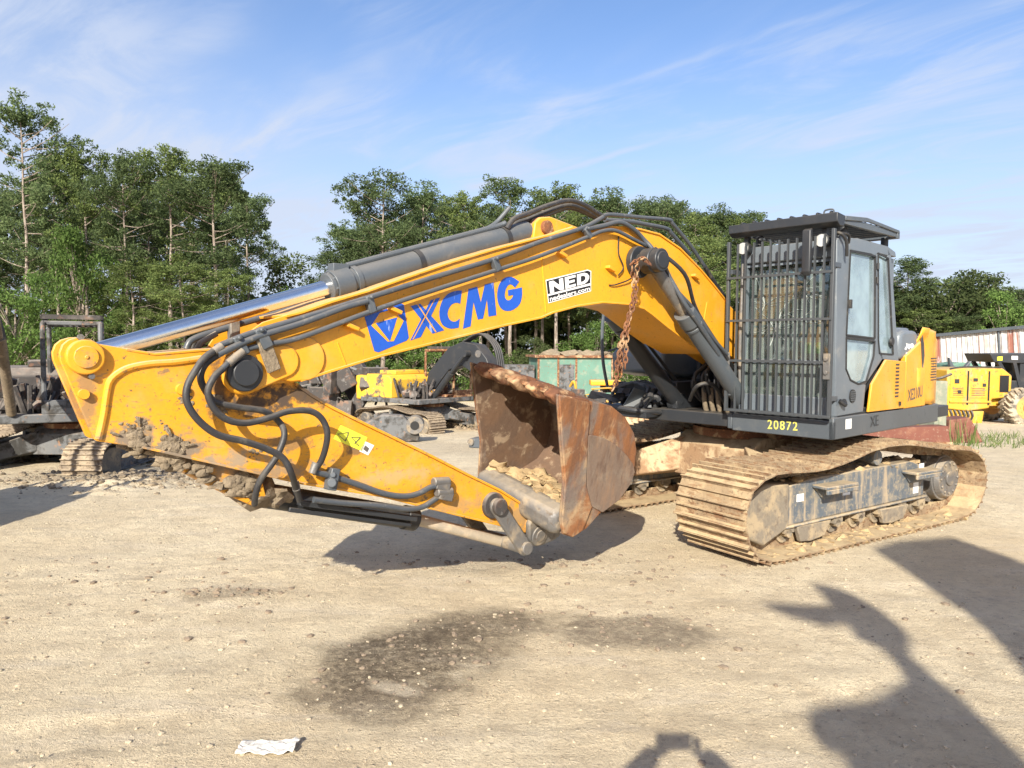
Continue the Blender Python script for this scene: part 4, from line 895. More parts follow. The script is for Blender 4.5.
# bucket cylinder under the stick
bx=empty('bucket_cylinder',(0,0,0)); bx.parent=sk_
A,B,Cc=P3(258,497,0),P3(416,520,0),P3(525,547,0)
b=MB(); b.cyl(A,B,.078,seg=24).cyl(B-(B-A).normalized()*.10,B,.088,seg=24); b.build('barrel','dark',bx,bevel=.006)
b=MB(); b.cyl(B,Cc,.043,seg=20); b.build('rod','dull_rod',bx)
b=MB(); b.bar(P3(300,505,.14),P3(417,520,.14),.05,.035); b.bar(P3(290,512,.1),P3(412,526,.1),.03,.03); b.build('guard_strip','dark',bx,bevel=.005)
b=MB(); b.blob(A,.12,.4,2,(1,1,.8),3); b.blob(A+Vector((-.12,.05,-.02)),.08,.5,2,(1,1,.8),9); b.build('foot_mud','mud',bx)
# link arms and pin bosses
lx,lz=U(497,506,.24); ex_,ez=U(525,547,.24); kx,kz=U(538,525,.24)
for s in (1,-1):
    b=MB(); b.prism(capsule((lx,lz),(ex_,ez),.062,.062),*sorted((s*.235,s*.275))); b.build('link_arm','steel_worn',sk_,bevel=.012)
    b=MB(); b.cyl((lx,s*.19,lz),(lx,s*.235,lz),.10,seg=24).cyl((lx,s*.27,lz),(lx,s*.31,lz),.065,seg=20); b.build('link_boss','burnt',sk_,bevel=.008)
b=MB(); b.cyl((ex_,-.30,ez),(ex_,.30,ez),.052,seg=20); b.build('link_pin','steel_worn',sk_,bevel=.006)
b=MB(); b.cyl((kx,-S-.02,kz),(kx,S+.02,kz),.085,seg=24); b.build('stick_end_boss','yellow_stick',sk_,bevel=.008)

# ---- stick cylinder
sc_=empty('stick_cylinder',(0,0,0)); sc_.parent=EX
A=Vector((tx,.10,tz)); F_=Vector((cxl,.03,czl)); dirn=(F_-A).normalized()
B=A+dirn*((U(334,288,.07)[0]-A.x)/dirn.x)
b=MB(); b.cyl(A,B+dirn*.1,.049,seg=32); b.build('rod','chrome',sc_)
b=MB(); b.cyl(A-Vector((0,.06,0)),A+Vector((0,.06,0)),.085,seg=24); b.build('rod_eye','yellow_clean',sc_,bevel=.006)
b=MB(); b.cyl(B,F_-dirn*.12,.085,seg=32); br=b.build('barrel','grey',sc_)
b=MB(); b.cyl(B-dirn*.03,B+dirn*.10,.102,seg=28).cyl(B-dirn*.06,B-dirn*.03,.09,seg=28).cyl(B+dirn*.13,B+dirn*.17,.094,seg=28)
for k in range(8):
    a=k*math.pi/4+.2; u_=Vector((0,1,0)); w_=dirn.cross(u_); p_=B+(u_*math.cos(a)+w_*math.sin(a))*.082; b.cyl(p_-dirn*.045,p_,.013,seg=6)
b.build('gland','grey',sc_,bevel=.004)
b=MB(); b.cyl(F_-dirn*.14,F_-dirn*.02,.07,.06,seg=20).cyl(F_-Vector((0,.09,0)),F_+Vector((0,.09,0)),.09,seg=24); b.build('foot_eye','rust',sc_,bevel=.006)
up=dirn.cross(Vector((0,1,0))); up=up if up.z>0 else -up
b=MB(); b.tube([B+dirn*.12+up*.10,B+dirn*.3+up*.10,F_-dirn*.55+up*.10,F_-dirn*.35+up*.11+Vector((0,.03,0))],.022,8); b.box(B+dirn*.05+up*.02-Vector((.04,.04,0)),B+dirn*.05+up*.13+Vector((.04,.04,0)),)
b.tube([F_-dirn*.55+up*.10,F_-dirn*.42+up*.13,F_-dirn*.30+up*.22+Vector((0,.06,0))],.018,8); b.build('oil_pipe','grey',sc_,bevel=.003)
for f in (.35,.8):
    p_=B.lerp(F_,f); b=MB(); b.cyl(p_-dirn*.02,p_+dirn*.02,.093,seg=28); b.build('band','dark',sc_)

# ---- boom cylinders
for s in (1,-1):
    t=empty('boom_cylinder',(0,0,0)); t.parent=EX
    A=Vector((2.42,s*.42,2.62)); F_=Vector((.80,s*.42,1.27)); d=(F_-A).normalized(); B=A+d*.68
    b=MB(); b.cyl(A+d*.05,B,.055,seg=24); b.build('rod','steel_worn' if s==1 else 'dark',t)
    b=MB(); b.cyl(A-Vector((0,.055,0)),A+Vector((0,.055,0)),.11,seg=28); b.build('rod_eye','dark',t,bevel=.01)
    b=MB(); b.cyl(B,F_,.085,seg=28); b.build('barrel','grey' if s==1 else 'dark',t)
    b=MB(); b.cyl(B-d*.02,B+d*.13,.100,seg=28).cyl(B+d*.16,B+d*.19,.094,seg=28); b.build('gland','grey',t,bevel=.004)
    b=MB(); b.cyl(F_-Vector((0,.07,0)),F_+Vector((0,.07,0)),.105,seg=24); b.build('foot_eye','dark',t,bevel=.008)
    b=MB(); b.tube([A+Vector((.02,s*.06,.1)),A+d*.3+Vector((-.1,s*.12,.10)),B+Vector((-.13,s*.02,.07)),B+d*.4+Vector((-.12,0,.08)),F_+Vector((-.12,0,.12))],.018,8); b.build('hose','hose',t)

# ---- bucket, rolled 12 degrees on its pins
bk=empty('bucket',(3.60,0,.45)); bk.parent=EX; bk.rotation_euler=(R(-12),0,0)
TH=R(12)
def UB(px,py,yp):
    r=ray(px,py); c,s=math.cos(YAW),math.sin(YAW); o=Vector((-OX*c-OY*s,OX*s-OY*c,H)); d=Vector((r[0]*c+r[1]*s,-r[0]*s+r[1]*c,r[2])); pv=Vector((3.60,0,.45))
    ct,st_=math.cos(TH),math.sin(TH); a=(o.y-pv.y)*ct-(o.z-pv.z)*st_; b_=d.y*ct-d.z*st_; t=(yp-a)/b_; p_=o+d*t-pv
    return (p_.x,p_.y*st_+p_.z*ct)
BW=.56; BF=-.42
out=[UB(px,py,BW) for px,py in ((589,400),(612,405),(626,416),(635,432),(637.5,448),(636,464),(631,482),(620,498),(603,511),(588,528),(574,536.5),(565,534))]
frn=[UB(px,py,BW) for px,py in ((562,520),(565,482),(561,440),(557.5,394))]
side=out+frn
for s in (1,-1):
    b=MB(); b.prism(side,*((BW-.022,BW) if s==1 else (BF,BF+.022))); sp_=b.build('side_wall','rust_streak' if s==1 else 'bucket_in',bk,bevel=.006)
    cut=[UB(px,py,BW) for px,py in ((589,401),(587,440),(586,484),(592,505),(583,529),(573,536),(564,532),(562,520),(565,482),(561,440),(557.5,394))]
    b=MB(); b.prism(cut,*((BW,BW+.02) if s==1 else (BF-.02,BF))); b.build('side_cutter','rust_streak' if s==1 else 'rust',bk,bevel=.008)
    if s==1:
        wp=[UB(px,py,BW) for px,py in ((588,434),(596,434.5),(604,437),(612,441),(620,447),(627,454),(633,462),(635,470),(631,482),(620,498),(603,511),(592,505),(587,484))]
        b=MB(); b.prism(wp,BW,BW+.012); b.build('wear_plate','wear',bk,bevel=.004)
# wrapper (curved back and floor), thickness inward
shell=out[:]  # from lip to hinge
def offs(path,t):
    P_=[Vector(p_) for p_ in path]; o=[]
    for i,p_ in enumerate(P_):
        d=(P_[min(i+1,len(P_)-1)]-P_[max(i-1,0)]).normalized(); o.append((p_.x+d.y*t*-1,p_.y+d.x*t))
    return o
inn=offs(shell,.025); cm=Vector((sum(p_[0] for p_ in side)/len(side),sum(p_[1] for p_ in side)/len(side)))
if (Vector(inn[4])-cm).length>(Vector(shell[4])-cm).length: inn=offs(shell,-.025)
b=MB(); b.prism(shell+inn[::-1],BF+.022,BW-.022); b.build('wrapper','bucket_in',bk,smooth=50)
# lip plate and worn teeth
lipA,lipB=Vector(out[0]),Vector(frn[-1]); ld=(lipB-lipA).normalized()
nrm_=Vector((-ld.y,ld.x)); nrm_=nrm_ if nrm_.y>0 else -nrm_
tipp=lipA+ld*.27
b=MB(); b.prism([tuple(lipA+nrm_*.01),tuple(tipp+nrm_*.0),tuple(tipp-nrm_*.03),tuple(lipA-nrm_*.035)],BF-.01,BW+.005); b.build('cutting_edge','rust',bk,bevel=.006)
for k in range(5):
    y=BF+.09+k*(BW-BF-.18)/4; b=MB()
    L=[tipp-ld*.20-nrm_*.03,tipp-ld*.18-nrm_*.085,tipp-ld*.01-nrm_*.085,tipp+ld*.09-nrm_*.03,tipp+ld*.03+nrm_*.03,tipp-ld*.16+nrm_*.035]
    b.prism([tuple(p_) for p_ in L],y-.05,y+.05); b.build('tooth_adapter','rust',bk,bevel=.02)
# hinge tube and ears
hx,hz=UB(548,500,BW) if 0 else (out[-1][0]+.02,out[-1][1]+.10)
b=MB(); b.cyl((.06,BF+.02,.20),(.06,BW-.02,.20),.085,seg=24); b.prism([(-.10,.10),(.14,.14),(.16,.30),(0,.36),(-.12,.2)],BF+.022,BW-.022); b.build('hinge_tube','steel_worn',bk,bevel=.05)
for y0,y1 in ((.235,.285),(-.285,-.235)):
    b=MB(); b.prism([(.02,-.10),(.10,-.03),(.13,.10),(.06,.26),(-.16,.30),(-.30,.12),(-.30,-.02),(-.2,-.08),(-.08,-.10)],y0,y1); b.build('hinge_ear','steel_worn',bk,bevel=.015)
b=MB(); b.cyl((.0,-.30,.0),(.0,.31,.0),.05,seg=20).cyl((0,.285,0),(0,.30,0),.085,seg=20); b.build('hinge_pin','steel_worn',bk,bevel=.006)
rs=random.Random(3); b=MB()
for k in range(60):
    y=rs.uniform(BF+.10,BW-.05); x=rs.uniform(-.34,.0); b.blob((x,y,.30-.1*abs(x)+rs.uniform(-.03,.05)-.05*(y)),rs.uniform(.025,.075),.7,2,(1.2,1.2,.6),k)
tag(b.build('dirt_pile','dirt',bk,smooth=60),kind='stuff')

# ---- chain hanging from the boom
def chain(strands,name,label):
    b=MB()
    for pts in strands:
        P_=[Vector(p_) for p_ in pts]; L=[0]
        for i in range(len(P_)-1): L.append(L[-1]+(P_[i+1]-P_[i]).length)
        s=0; k=0; j=0
        while s<L[-1]-.01:
            while L[j+1]<s: j+=1
            f=(s-L[j])/(L[j+1]-L[j]); c_=P_[j].lerp(P_[j+1],f); d=(P_[j+1]-P_[j]).normalized()
            u_=d.orthogonal().normalized(); u_=Matrix.Rotation(k*R(90)+R(20)*math.sin(k*1.7),3,d)@u_
            ring_=[]
            for a in range(9):
                t=2*math.pi*a/8; ring_.append(c_+d*(.032*math.cos(t))+u_*(.017*math.sin(t)))
            b.tube(ring_,.0065,5,1,False); s+=.044; k+=1
    o=b.build(name,'rust',None,smooth=60); o.matrix_world=Matrix.Translation((OX,OY,0))@Matrix.Rotation(YAW,4,'Z'); return tag(o,label,'chain')
chain([[P3(636,262,.44),P3(635,285,.44),P3(634,300,.44),P3(628,318,.44),P3(626,340,.44),P3(625,365,.44)],[P3(631,268,.42),P3(633,290,.42),P3(631,303,.42),P3(624,330,.42),P3(621,350,.42),P3(618,372,.42)],
 [P3(628,318,.45),P3(622,340,.45),P3(617,360,.45),P3(616,380,.45)],[P3(627,320,.40),P3(619,345,.40),P3(621,370,.40),P3(613,388,.40)],[P3(631,262,.50),P3(641,256,.50),P3(648,262,.52)]],'chain','rusty steel chain hanging in doubled strands from the boom elbow')

# ================================================================== OTHER MACHINES
def at(px,py,Y): r=ray(px,py); t=Y/r[1]; return Vector((r[0]*t,Y,H+r[2]*t))
def wreck(name,label,loc,yaw,uyaw,sc,house,cabm,track,boom=None,cabon=True,side=1,caby=0):
    t=empty(name,loc,yaw); t.scale=(sc,)*3; tag(t,label,'excavator')
    undercarriage(t,uyaw-yaw,2.38,.70,track,'burnt_grey',detail=False)
    b=MB(); b.box((-1.9,-1.35,1.06),(1.0,1.35,1.22)); b.build('deck','burnt_grey',t,bevel=.02)
    b=MB(); b.prism([(-2.6,-.8),(-2.7,0),(-2.6,.8),(-2.2,1.3),(-1.6,1.35),(-1.6,-1.35),(-2.2,-1.3)],1.1,1.95,'z'); b.build('counterweight',house,t,bevel=.06)
    b=MB(); b.prism([(-1.6,1.22),(-.35,1.22),(-.35,1.85),(-.5,2.0),(-1.6,2.02)],-1.33,1.33); b.box((-1.4,-.9,2.0),(-.6,.5,2.14)); hb=b.build('engine_cover',house,t,bevel=.03)
    for k in range(3):
        b=MB(); b.box((-1.5+.38*k,1.331,1.3),(-1.18+.38*k,1.345,1.8)); b.build('door_panel',house,hb,bevel=.008)
    if cabon:
        c=empty('cab',(0,0,0)); c.parent=t
        y0,y1=side*.36+caby,side*1.33+caby; y0,y1=min(y0,y1),max(y0,y1)
        b=MB(); b.box((-.42,y0,1.2),(.95,y1,1.30)); b.tube([(.95,y0+.1,1.22),(1.0,y0+.1,1.35),(.98,y0+.1,1.42)],.03); b.box((.9,y0,1.22),(1.0,y1,1.46)); b.build('cab_base',cabm,c,bevel=.03)
        for y in (y0+.04,y1-.04):
            b=MB(); b.tube([(.93,y,1.4),(.93,y,2.3),(.88,y,2.72),(.74,y,2.84),(-.3,y,2.84),(-.42,y,2.7),(-.42,y,1.3)],.042,8,4); b.build('cab_frame',cabm,c)
        b=MB(); b.box((.70,y0+.04,2.79),(.84,y1-.04,2.87)).box((-.38,y0,2.78),(-.28,y1,2.86)).box((-.44,y0,1.3),(-.40,y1,1.9)); b.build('cross_member',cabm,c,bevel=.02)
        b=MB()
        b.box((-.3,y0,2.90),(.85,y0+.04,2.98)).box((-.3,y1-.04,2.90),(.85,y1,2.98)).box((.80,y0,2.90),(.85,y1,2.98))
        for k in range(9): b.box((-.25,y0+.08+.1*k,2.92),(.82,y0+.1+.1*k,2.95))
        b.build('roof_rack','burnt',c)
        b=MB(); ym=(y0+y1)/2; b.prism([(-.3,1.3),(.2,1.3),(.22,1.6),(-.05,1.65),(-.18,2.1),(-.32,2.1)],ym-.25,ym+.25); b.build('seat_frame','rust',c,bevel=.03)
        rs=random.Random(int(loc[0]*7)); b=MB()
        for k in range(16):
            p_=Vector((rs.uniform(-.2,.7),rs.uniform(y0+.1,y1-.1),1.3)); b.tube([p_,p_+Vector((rs.uniform(-.2,.2),rs.uniform(-.2,.2),rs.uniform(.1,.5)))],rs.uniform(.01,.04),6)
        for k in range(8): b.blob((rs.uniform(0,.7),rs.uniform(y0+.1,y1-.1),1.38),rs.uniform(.05,.12),.7,1,(1,1,.7),k)
        b.build('cab_debris','burnt',c,smooth=30)
    rs=random.Random(3); b=MB()
    for k in range(26):
        p_=Vector((rs.uniform(-.2,.9),-side*rs.uniform(.45,1.25),1.2)); b.tube([p_,p_+Vector((rs.uniform(-.3,.3),rs.uniform(-.2,.2),rs.uniform(.2,.7)))],rs.uniform(.015,.06),6)
    for k in range(9): b.blob((rs.uniform(0,.9),-side*rs.uniform(.5,1.2),1.35),rs.uniform(.1,.22),.6,1,(1,1,.8),k)
    b.build('exposed_pumps','burnt',t,smooth=30)
    return t
def boomlike(par,name,prof,w,mk,at_y=0):
    b=MB(); b.prism(prof,at_y-w/2,at_y+w/2); return b.build(name,mk,par,bevel=.02)

# left burnt machine, facing the camera
g=at(88,478,10.75)
WL=wreck('burnt_excavator','burnt out excavator with bare grey cab frame and roof rack at the left edge',(-7.10,12.1,zg(0,12.2)-.16),R(-62),R(-92),.86,'burnt','burnt_grey','shoe_grey',caby=-.92)
bm_=boomlike(WL,'boom',[(.3,1.5),(.2,1.9),(.9,2.7),(1.7,3.05),(2.1,3.0),(2.9,2.3),(3.0,2.0),(2.7,2.0),(1.9,2.6),(1.1,2.35),(.6,1.5)],.36,'burnt',-1.25)
b=MB(); b.cyl((1.0,-1.0,1.25),(2.1,-1.0,2.55),.08).cyl((2.1,-1.0,2.55),(2.45,-1.0,2.9),.045); b.build('boom_cylinder','mud',WL)
boomlike(WL,'stick',[(2.7,2.5),(3.05,2.5),(3.15,2.0),(2.9,1.0),(2.65,.95),(2.65,1.9)],.30,'rust',-1.25)
b=MB(); b.tube([(1.6,-1.05,3.1),(2.4,-1.02,2.8),(2.9,-1.02,2.2),(2.9,-1.05,1.6)],.03,8); b.build('hose','mud',WL)

# middle yellow and scorched machine facing right
WM=wreck('scorched_excavator','yellow excavator with scorched engine cover and short dark boom, seen under the big boom',(-2.40,20.6,zg(0,20.6)-.05),R(-38),R(-42),.80,'burnt_yellow','rust','shoe_grey',cabon=True)
# its boom: dark grey arch
def arch(par,pts,w,mk,name='boom'): return boomlike(par,name,pts,w,mk,0)
arch(WM,[(.2,1.55),(.35,2.1),(1.3,2.95),(1.9,3.15),(2.5,3.05),(2.95,2.6),(3.25,1.9),(2.9,1.95),(2.6,1.6),(2.4,2.1),(1.9,2.35),(1.3,2.2),(.6,1.5)],.5,'dark')
b=MB(); b.cyl((.75,-.42,1.25),(1.55,-.42,2.1),.10).cyl((1.55,-.42,2.1),(2.2,-.42,2.75),.055).cyl((2.2,-.5,2.75),(2.2,-.25,2.75),.11); b.build('boom_cylinder','dark',WM)
b=MB(); b.cyl((2.6,-.27,2.75),(2.6,-.24,2.75),.12); b.build('boom_pin','steel_worn',WM)
b=MB()
for k in range(4): b.tube([(1.9,-.2+.1*k,3.15),(2.6,-.2+.1*k,3.4),(3.2,-.2+.1*k,3.0),(3.4,-.2+.1*k,2.3)],.03,6)
b.build('hose','hose',WM)

# heap of burnt parts left of it
rs=random.Random(17)
def junk(name,label,cat,c_,ext,n_,mk,mk2,seed):
    rs=random.Random(seed); t=empty(name,c_); tag(t,label,cat)
    b=MB()
    for k in range(n_):
        p_=Vector((rs.uniform(-ext[0],ext[0]),rs.uniform(-ext[1],ext[1]),rs.uniform(0,ext[2]*.8))); s_=Vector((rs.uniform(.1,.35)*ext[0],rs.uniform(.1,.4)*ext[1],rs.uniform(.08,.25)*ext[2]))
        b.box(p_-s_,p_+s_,(Matrix.Rotation(rs.uniform(-.6,.6),3,rs.choice('XYZ')),p_))
    b.build('bent_panels',mk,t,bevel=.02)
    b=MB()
    for k in range(n_):
        p_=Vector((rs.uniform(-ext[0],ext[0]),rs.uniform(-ext[1],ext[1]),rs.uniform(0,ext[2]*.7))); b.tube([p_,p_+Vector((rs.uniform(-.5,.5),rs.uniform(-.3,.3),rs.uniform(.1,.6)*ext[2]/1.2)),p_+Vector((rs.uniform(-.8,.8),rs.uniform(-.3,.3),rs.uniform(.0,.7)))],rs.uniform(.02,.05),6)
    b.build('loose_pipes',mk2,t)
    return t
p0=at(345,425,21.5)
junk('burnt_engine_wreck','black heap of burnt engine parts left of the scorched excavator','wreck',(p0.x,p0.y,zg(0,21.5)),(1.3,.8,2.0),20,'burnt','burnt_grey',5)
# steel casting in front of the middle machine
p0=at(397,432,16.5); t=empty('steel_arm_casting',(p0.x,p0.y,zg(0,16.5)),R(5)); tag(t,'grey steel linkage casting with a round eye lying on the sand before the scorched excavator','machine part')
b=MB(); b.prism([(-.95,.0),(-.9,.35),(-.3,.62),(.15,.60),(.5,.2),(.52,.02),(.3,.0)],-.16,.16); b.build('arm_body','burnt_grey',t,bevel=.04)
b=MB(); b.cyl((.42,-.24,.38),(.42,.24,.38),.2,seg=24); b.build('eye_ring','steel_worn',t,bevel=.01); b=MB(); b.cyl((.42,-.246,.38),(.42,.246,.38),.1,seg=20); b.build('eye_bore','blackd',t)
# grey bracket at right of the machine
p0=at(487,437,15.2); t=empty('grey_bracket',(p0.x,p0.y,zg(0,15.2)),R(-20)); tag(t,'small grey steel bracket with two lugs on the ground left of the bucket','machine part')
b=MB(); b.prism([(-.3,0),(-.32,.18),(-.1,.2),(.45,.42),(.5,0)],-.22,.22); b.build('bracket_body','grey',t,bevel=.015); b=MB(); b.cyl((-.25,-.26,.12),(-.25,.26,.12),.07); b.build('bracket_pin','steel_worn',t)
# shack with rusty junk on its roof
p0=at(565,385,32); t=empty('green_site_shed',(p0.x,p0.y,zg(0,32)),R(8)); tag(t,'faded green metal shed with rusty junk on its roof, far behind the bucket','shed')
zr=at(565,357,32).z-zg(0,32)
b=MB(); b.box((-1.2,0,0),(2.1,2.4,zr)); b.build('wall','green',t)
for x in (-1.22,-.35,.45,2.06): b=MB(); b.box((x,-.04,0),(x+.08,.0,zr)); b.build('corner_post','rust',t)
b=MB(); b.box((-.25,-.03,0),(.4,-.005,zr-.3)); b.build('door','burnt_grey',t)
b=MB(); b.box((-1.35,-.15,zr),(2.2,2.5,zr+.10)); b.build('roof','rust',t)
rs=random.Random(6); b=MB()
for k in range(30): b.blob((rs.uniform(-.6,2.1),rs.uniform(0,1),zr+.15),rs.uniform(.08,.22),.6,1,(2.2,1,.7),k)
b.build('roof_debris','mud',t,smooth=30)
b=MB(); b.box((-2.9,.3,0),(-1.3,2.2,zr-.35)); b.build('side_shed','burnt_grey',t)
p0=at(598,410,27); t=junk('stripped_engine','yellow and black stripped engine standing behind the bucket teeth','engine',(p0.x,p0.y,zg(0,27)),(.8,.5,1.5),16,'burnt','cat_yellow',12)
b=MB(); b.box((-.3,-.3,1.25),(.8,.3,1.45)); b.build('engine_top','yellow_clean',t,bevel=.04)
p0=at(655,420,20); t=junk('scrap_pile','low pile of tan and grey scrap steel behind the far track','scrap',(p0.x,p0.y,zg(0,20)),(1.6,.6,.8),14,'frame_tan','burnt',31)

# ---- right background: skidder
SD=26.4; zs=zg(0,SD)
p0=at(1004,418,SD)
t=empty('wheeled_skidder',(p0.x-.9,SD,zs),0); tag(t,'yellow wheeled skidder with black cab and big dusty tyre at the right edge','skidder')
def loc(px,py,Y=SD): q=at(px,py,Y); return (q.x-t.location.x,q.z-zs)
b=MB(); b.prism([loc(*q) for q in ((934,402),(934,364),(950,362),(988,362),(997,369),(996,390),(978,392),(975,401),(955,404))],-.8,.6); bd=b.build('engine_body','cat_yellow',t,bevel=.04)
for q in ((937,369,952,391),(955,369,973,391)):
    a,c_=loc(q[0],q[1]),loc(q[2],q[3]); b=MB(); b.box((a[0],-.82,c_[1]),(c_[0],-.80,a[1])); b.build('side_panel','cat_yellow',bd,bevel=.006)
    for k in range(5):
        zz_=c_[1]+.08+k*.06; b=MB(); b.box((a[0]+.1,-.825,zz_),(c_[0]-.1,-.818,zz_+.02)); b.build('vent','burnt',bd)
b=MB(); 
b.tube([(loc(936,364)[0],-.83,loc(936,363)[1]),(loc(950,361)[0],-.83,loc(950,361)[1]),(loc(986,361)[0],-.83,loc(986,361)[1])],.025,6); b.build('guard_rail','dark',bd)
for q in ((941,373,945,377),(959,372,963,375),(968,377,971,380),(944,384,947,387)):
    a,c_=loc(q[0],q[1]),loc(q[2],q[3]); b=MB(); b.box((a[0],-.845,c_[1]),(c_[0],-.822,a[1])); b.build('latch','dark',bd)
for x0 in (953.7,974,):
    a,c_=loc(x0,365),loc(x0+.6,398); b=MB(); b.box((a[0],-.812,c_[1]),(c_[0],-.799,a[1])); b.build('panel_gap','blackd',bd)
a,c_=loc(936,394),loc(976,395.5); b=MB(); b.box((a[0],-.86,c_[1]),(c_[0],-.79,a[1])); b.build('sill','cat_yellow',bd)
a,c_=loc(985,369),loc(993,385); b=MB(); b.box((a[0],-.83,c_[1]),(c_[0],-.805,a[1])); b.build('radiator_grille','blackd',bd)
cb=empty('cab',(0,0,0)); cb.parent=t
b=MB(); b.prism([loc(*q) for q in ((976,348),(1024,347),(1050,347),(1050,356),(1000,357),(980,356))],-.75,.75); rf=b.build('roof','dark',cb,bevel=.02)
decal('roof_mark',SQ,[Vector((loc(*q)[0],-.758,loc(*q)[1])) for q in ((997,350),(1003,350),(1003,353.5),(997,353.5))],'white',rf); decal('roof_mark',SQ,[Vector((loc(*q)[0],-.758,loc(*q)[1])) for q in ((983,351),(988,350.5),(988,354.5),(983,354.5))],'labely',rf)
for q in ((985,356,994,372),(1000,356,1007,384),(1018,356,1022,384)):
    a,c_=loc(q[0],q[1]),loc(q[2],q[3])
    for yy in (-.7,.7): b=MB(); b.bar((a[0],yy,a[1]),(c_[0],yy,c_[1]),.12); b.build('cab_post','dark',cb)
a,c_=loc(996,374),loc(1040,388); b=MB(); b.box((a[0],-.72,c_[1]),(c_[0],.72,a[1])); b.build('cab_base','dark',cb,bevel=.02)
a,c_=loc(1007,357),loc(1018,374); b=MB(); b.box((a[0],-.68,c_[1]),(c_[0],.68,a[1])); b.build('cab_glass','dark',cb)
def tyre(par,x,y,z,r,w):
    t_=empty('wheel',(0,0,0)); t_.parent=par
    b=MB(); b.cyl((x,y-w/2+.06,z),(x,y+w/2-.06,z),r*.90,seg=40).cyl((x,y-w/2,z),(x,y-w/2+.06,z),r*.78,r*.90,seg=40).cyl((x,y+w/2-.06,z),(x,y+w/2,z),r*.90,r*.78,seg=40)
    for k in range(22):
        a=k*2*math.pi/22
        for s in (1,-1):
            a2=a+(.14 if s>0 else 0); p1=Vector((x+r*.93*math.cos(a2),y+s*.02,z+r*.93*math.sin(a2))); p2=Vector((x+r*.91*math.cos(a2+.22),y+s*(w/2-.01),z+r*.91*math.sin(a2+.22))); p3=Vector((x+r*.80*math.cos(a2+.25),y+s*(w/2+.01),z+r*.80*math.sin(a2+.25))); b.tube([p1,p2,p3],.045,5,2,False)
    b.build('tyre','tyre',t_)
    b=MB(); b.cyl((x,y-w/2-.01,z),(x,y-w/2+.05,z),r*.60,r*.50,seg=32).cyl((x,y-w/2-.06,z),(x,y-w/2,z),r*.28,seg=24)
    for k in range(10): a=k*math.pi/5; b.cyl((x+r*.38*math.cos(a),y-w/2-.03,z+r*.38*math.sin(a)),(x+r*.38*math.cos(a),y-w/2,z+r*.38*math.sin(a)),.03,seg=6)
    b.build('rim','rim',t_)
wx,wz=loc(1004,399); tyre(t,wx,-.95,wz,.68,.62); tyre(t,wx,.95,wz,.68,.62)
b=MB(); b.box((wx-.3,-.9,wz-.15),(wx+.3,.9,wz+.15)); b.prism([loc(*q) for q in ((975,400),(1010,398),(1040,384),(1024,384),(996,386),(976,390))],-.5,.5); b.build('axle','cat_yellow',t,bevel=.03)
b=MB(); b.prism([loc(*q) for q in ((936,402),(958,404),(972,404),(970,417),(940,417))],-.7,.3); b.cyl((loc(948,410)[0],-.74,loc(948,410)[1]),(loc(948,410)[0],-.7,loc(948,410)[1]),.12); b.build('lower_frame','cat_yellow',t,bevel=.03)
b=MB(); 
for k in range(6): x=loc(938+4*k,408)[0]; b.tube([(x,-.75,loc(940,403)[1]),(x+.05,-.8,loc(940,409)[1]),(x-.05,-.72,loc(940,416)[1])],.03,6)
b.build('hose','hose',t)
# rusty dozer blade and grey-green plate
p0=at(920,440,15.5); t=empty('dozer_blade',(p0.x,p0.y,zg(0,15.5)),R(3)); tag(t,'long dull red rusty blade lying behind the excavator track','dozer blade')
def lc(px,py,Y=15.5): q=at(px,py,Y); return (q.x-t.location.x,q.z-t.location.z)
b=MB(); b.prism([lc(*q) for q in ((815,441),(822,424),(868,424),(950,421),(953,442))],0,.35); b.build('mouldboard','redrust',t,bevel=.02)
b=MB(); b.box((-2.2,-.05,-.02),(.7,0,.14)); b.build('cutting_edge','rust',t,bevel=.01)
p0=at(960,440,17); t=empty('rusty_ramp',(p0.x,p0.y,zg(0,17)),0); tag(t,'dark red rusty ramp plate sloping to the ground among weeds beside the skidder','ramp plate')
def lc(px,py,Y=17): q=at(px,py,Y); return (q.x-t.location.x,q.z-t.location.z)
b=MB(); b.prism([lc(*q) for q in ((948,438),(950,415),(970,412),(978,424),(984,437))],0,.5); b.build('plate','redrust',t,bevel=.02)
p0=at(941,438,16.2); t=empty('plate_post',(p0.x,p0.y,zg(0,16.2)),R(10)); tag(t,'upright grey green steel plate between the excavator and the yellow skidder','steel plate')
h_=at(941,376,16.2).z-zg(0,16.2); b=MB(); b.box((-.16,0,0),(.14,.5,h_)); b.build('plate','postgreen',t,bevel=.02); b=MB(); b.tube([(-.4,0,h_+.3),(-.1,.1,h_+.05),(.3,.1,h_+.15)],.03,6); b.build('lever','burnt',t)
# yellow frames below the counterweight
p0=at(920,420,18.5); t=empty('yellow_blade_frame',(p0.x,p0.y,zg(0,18.5)),0); tag(t,'yellow machine frame with pin eyes seen just under the excavator counterweight','machine frame')
def lc(px,py,Y=18.5): q=at(px,py,Y); return (q.x-t.location.x,q.z-t.location.z)
b=MB(); b.prism([lc(*q) for q in ((905,424),(905,416),(925,412),(936,414),(936,424))],0,.4); b.prism([lc(*q) for q in ((938,428),(938,417),(956,416),(956,428))],0,.4); b.build('frame_plate','cat_yellow',t,bevel=.03)
b=MB()
for q in ((931,419),(948,422)): x,z=lc(*q); b.cyl((x,-.06,z),(x,.02,z),.09,seg=18)
b.build('pin_eye','burnt',t)
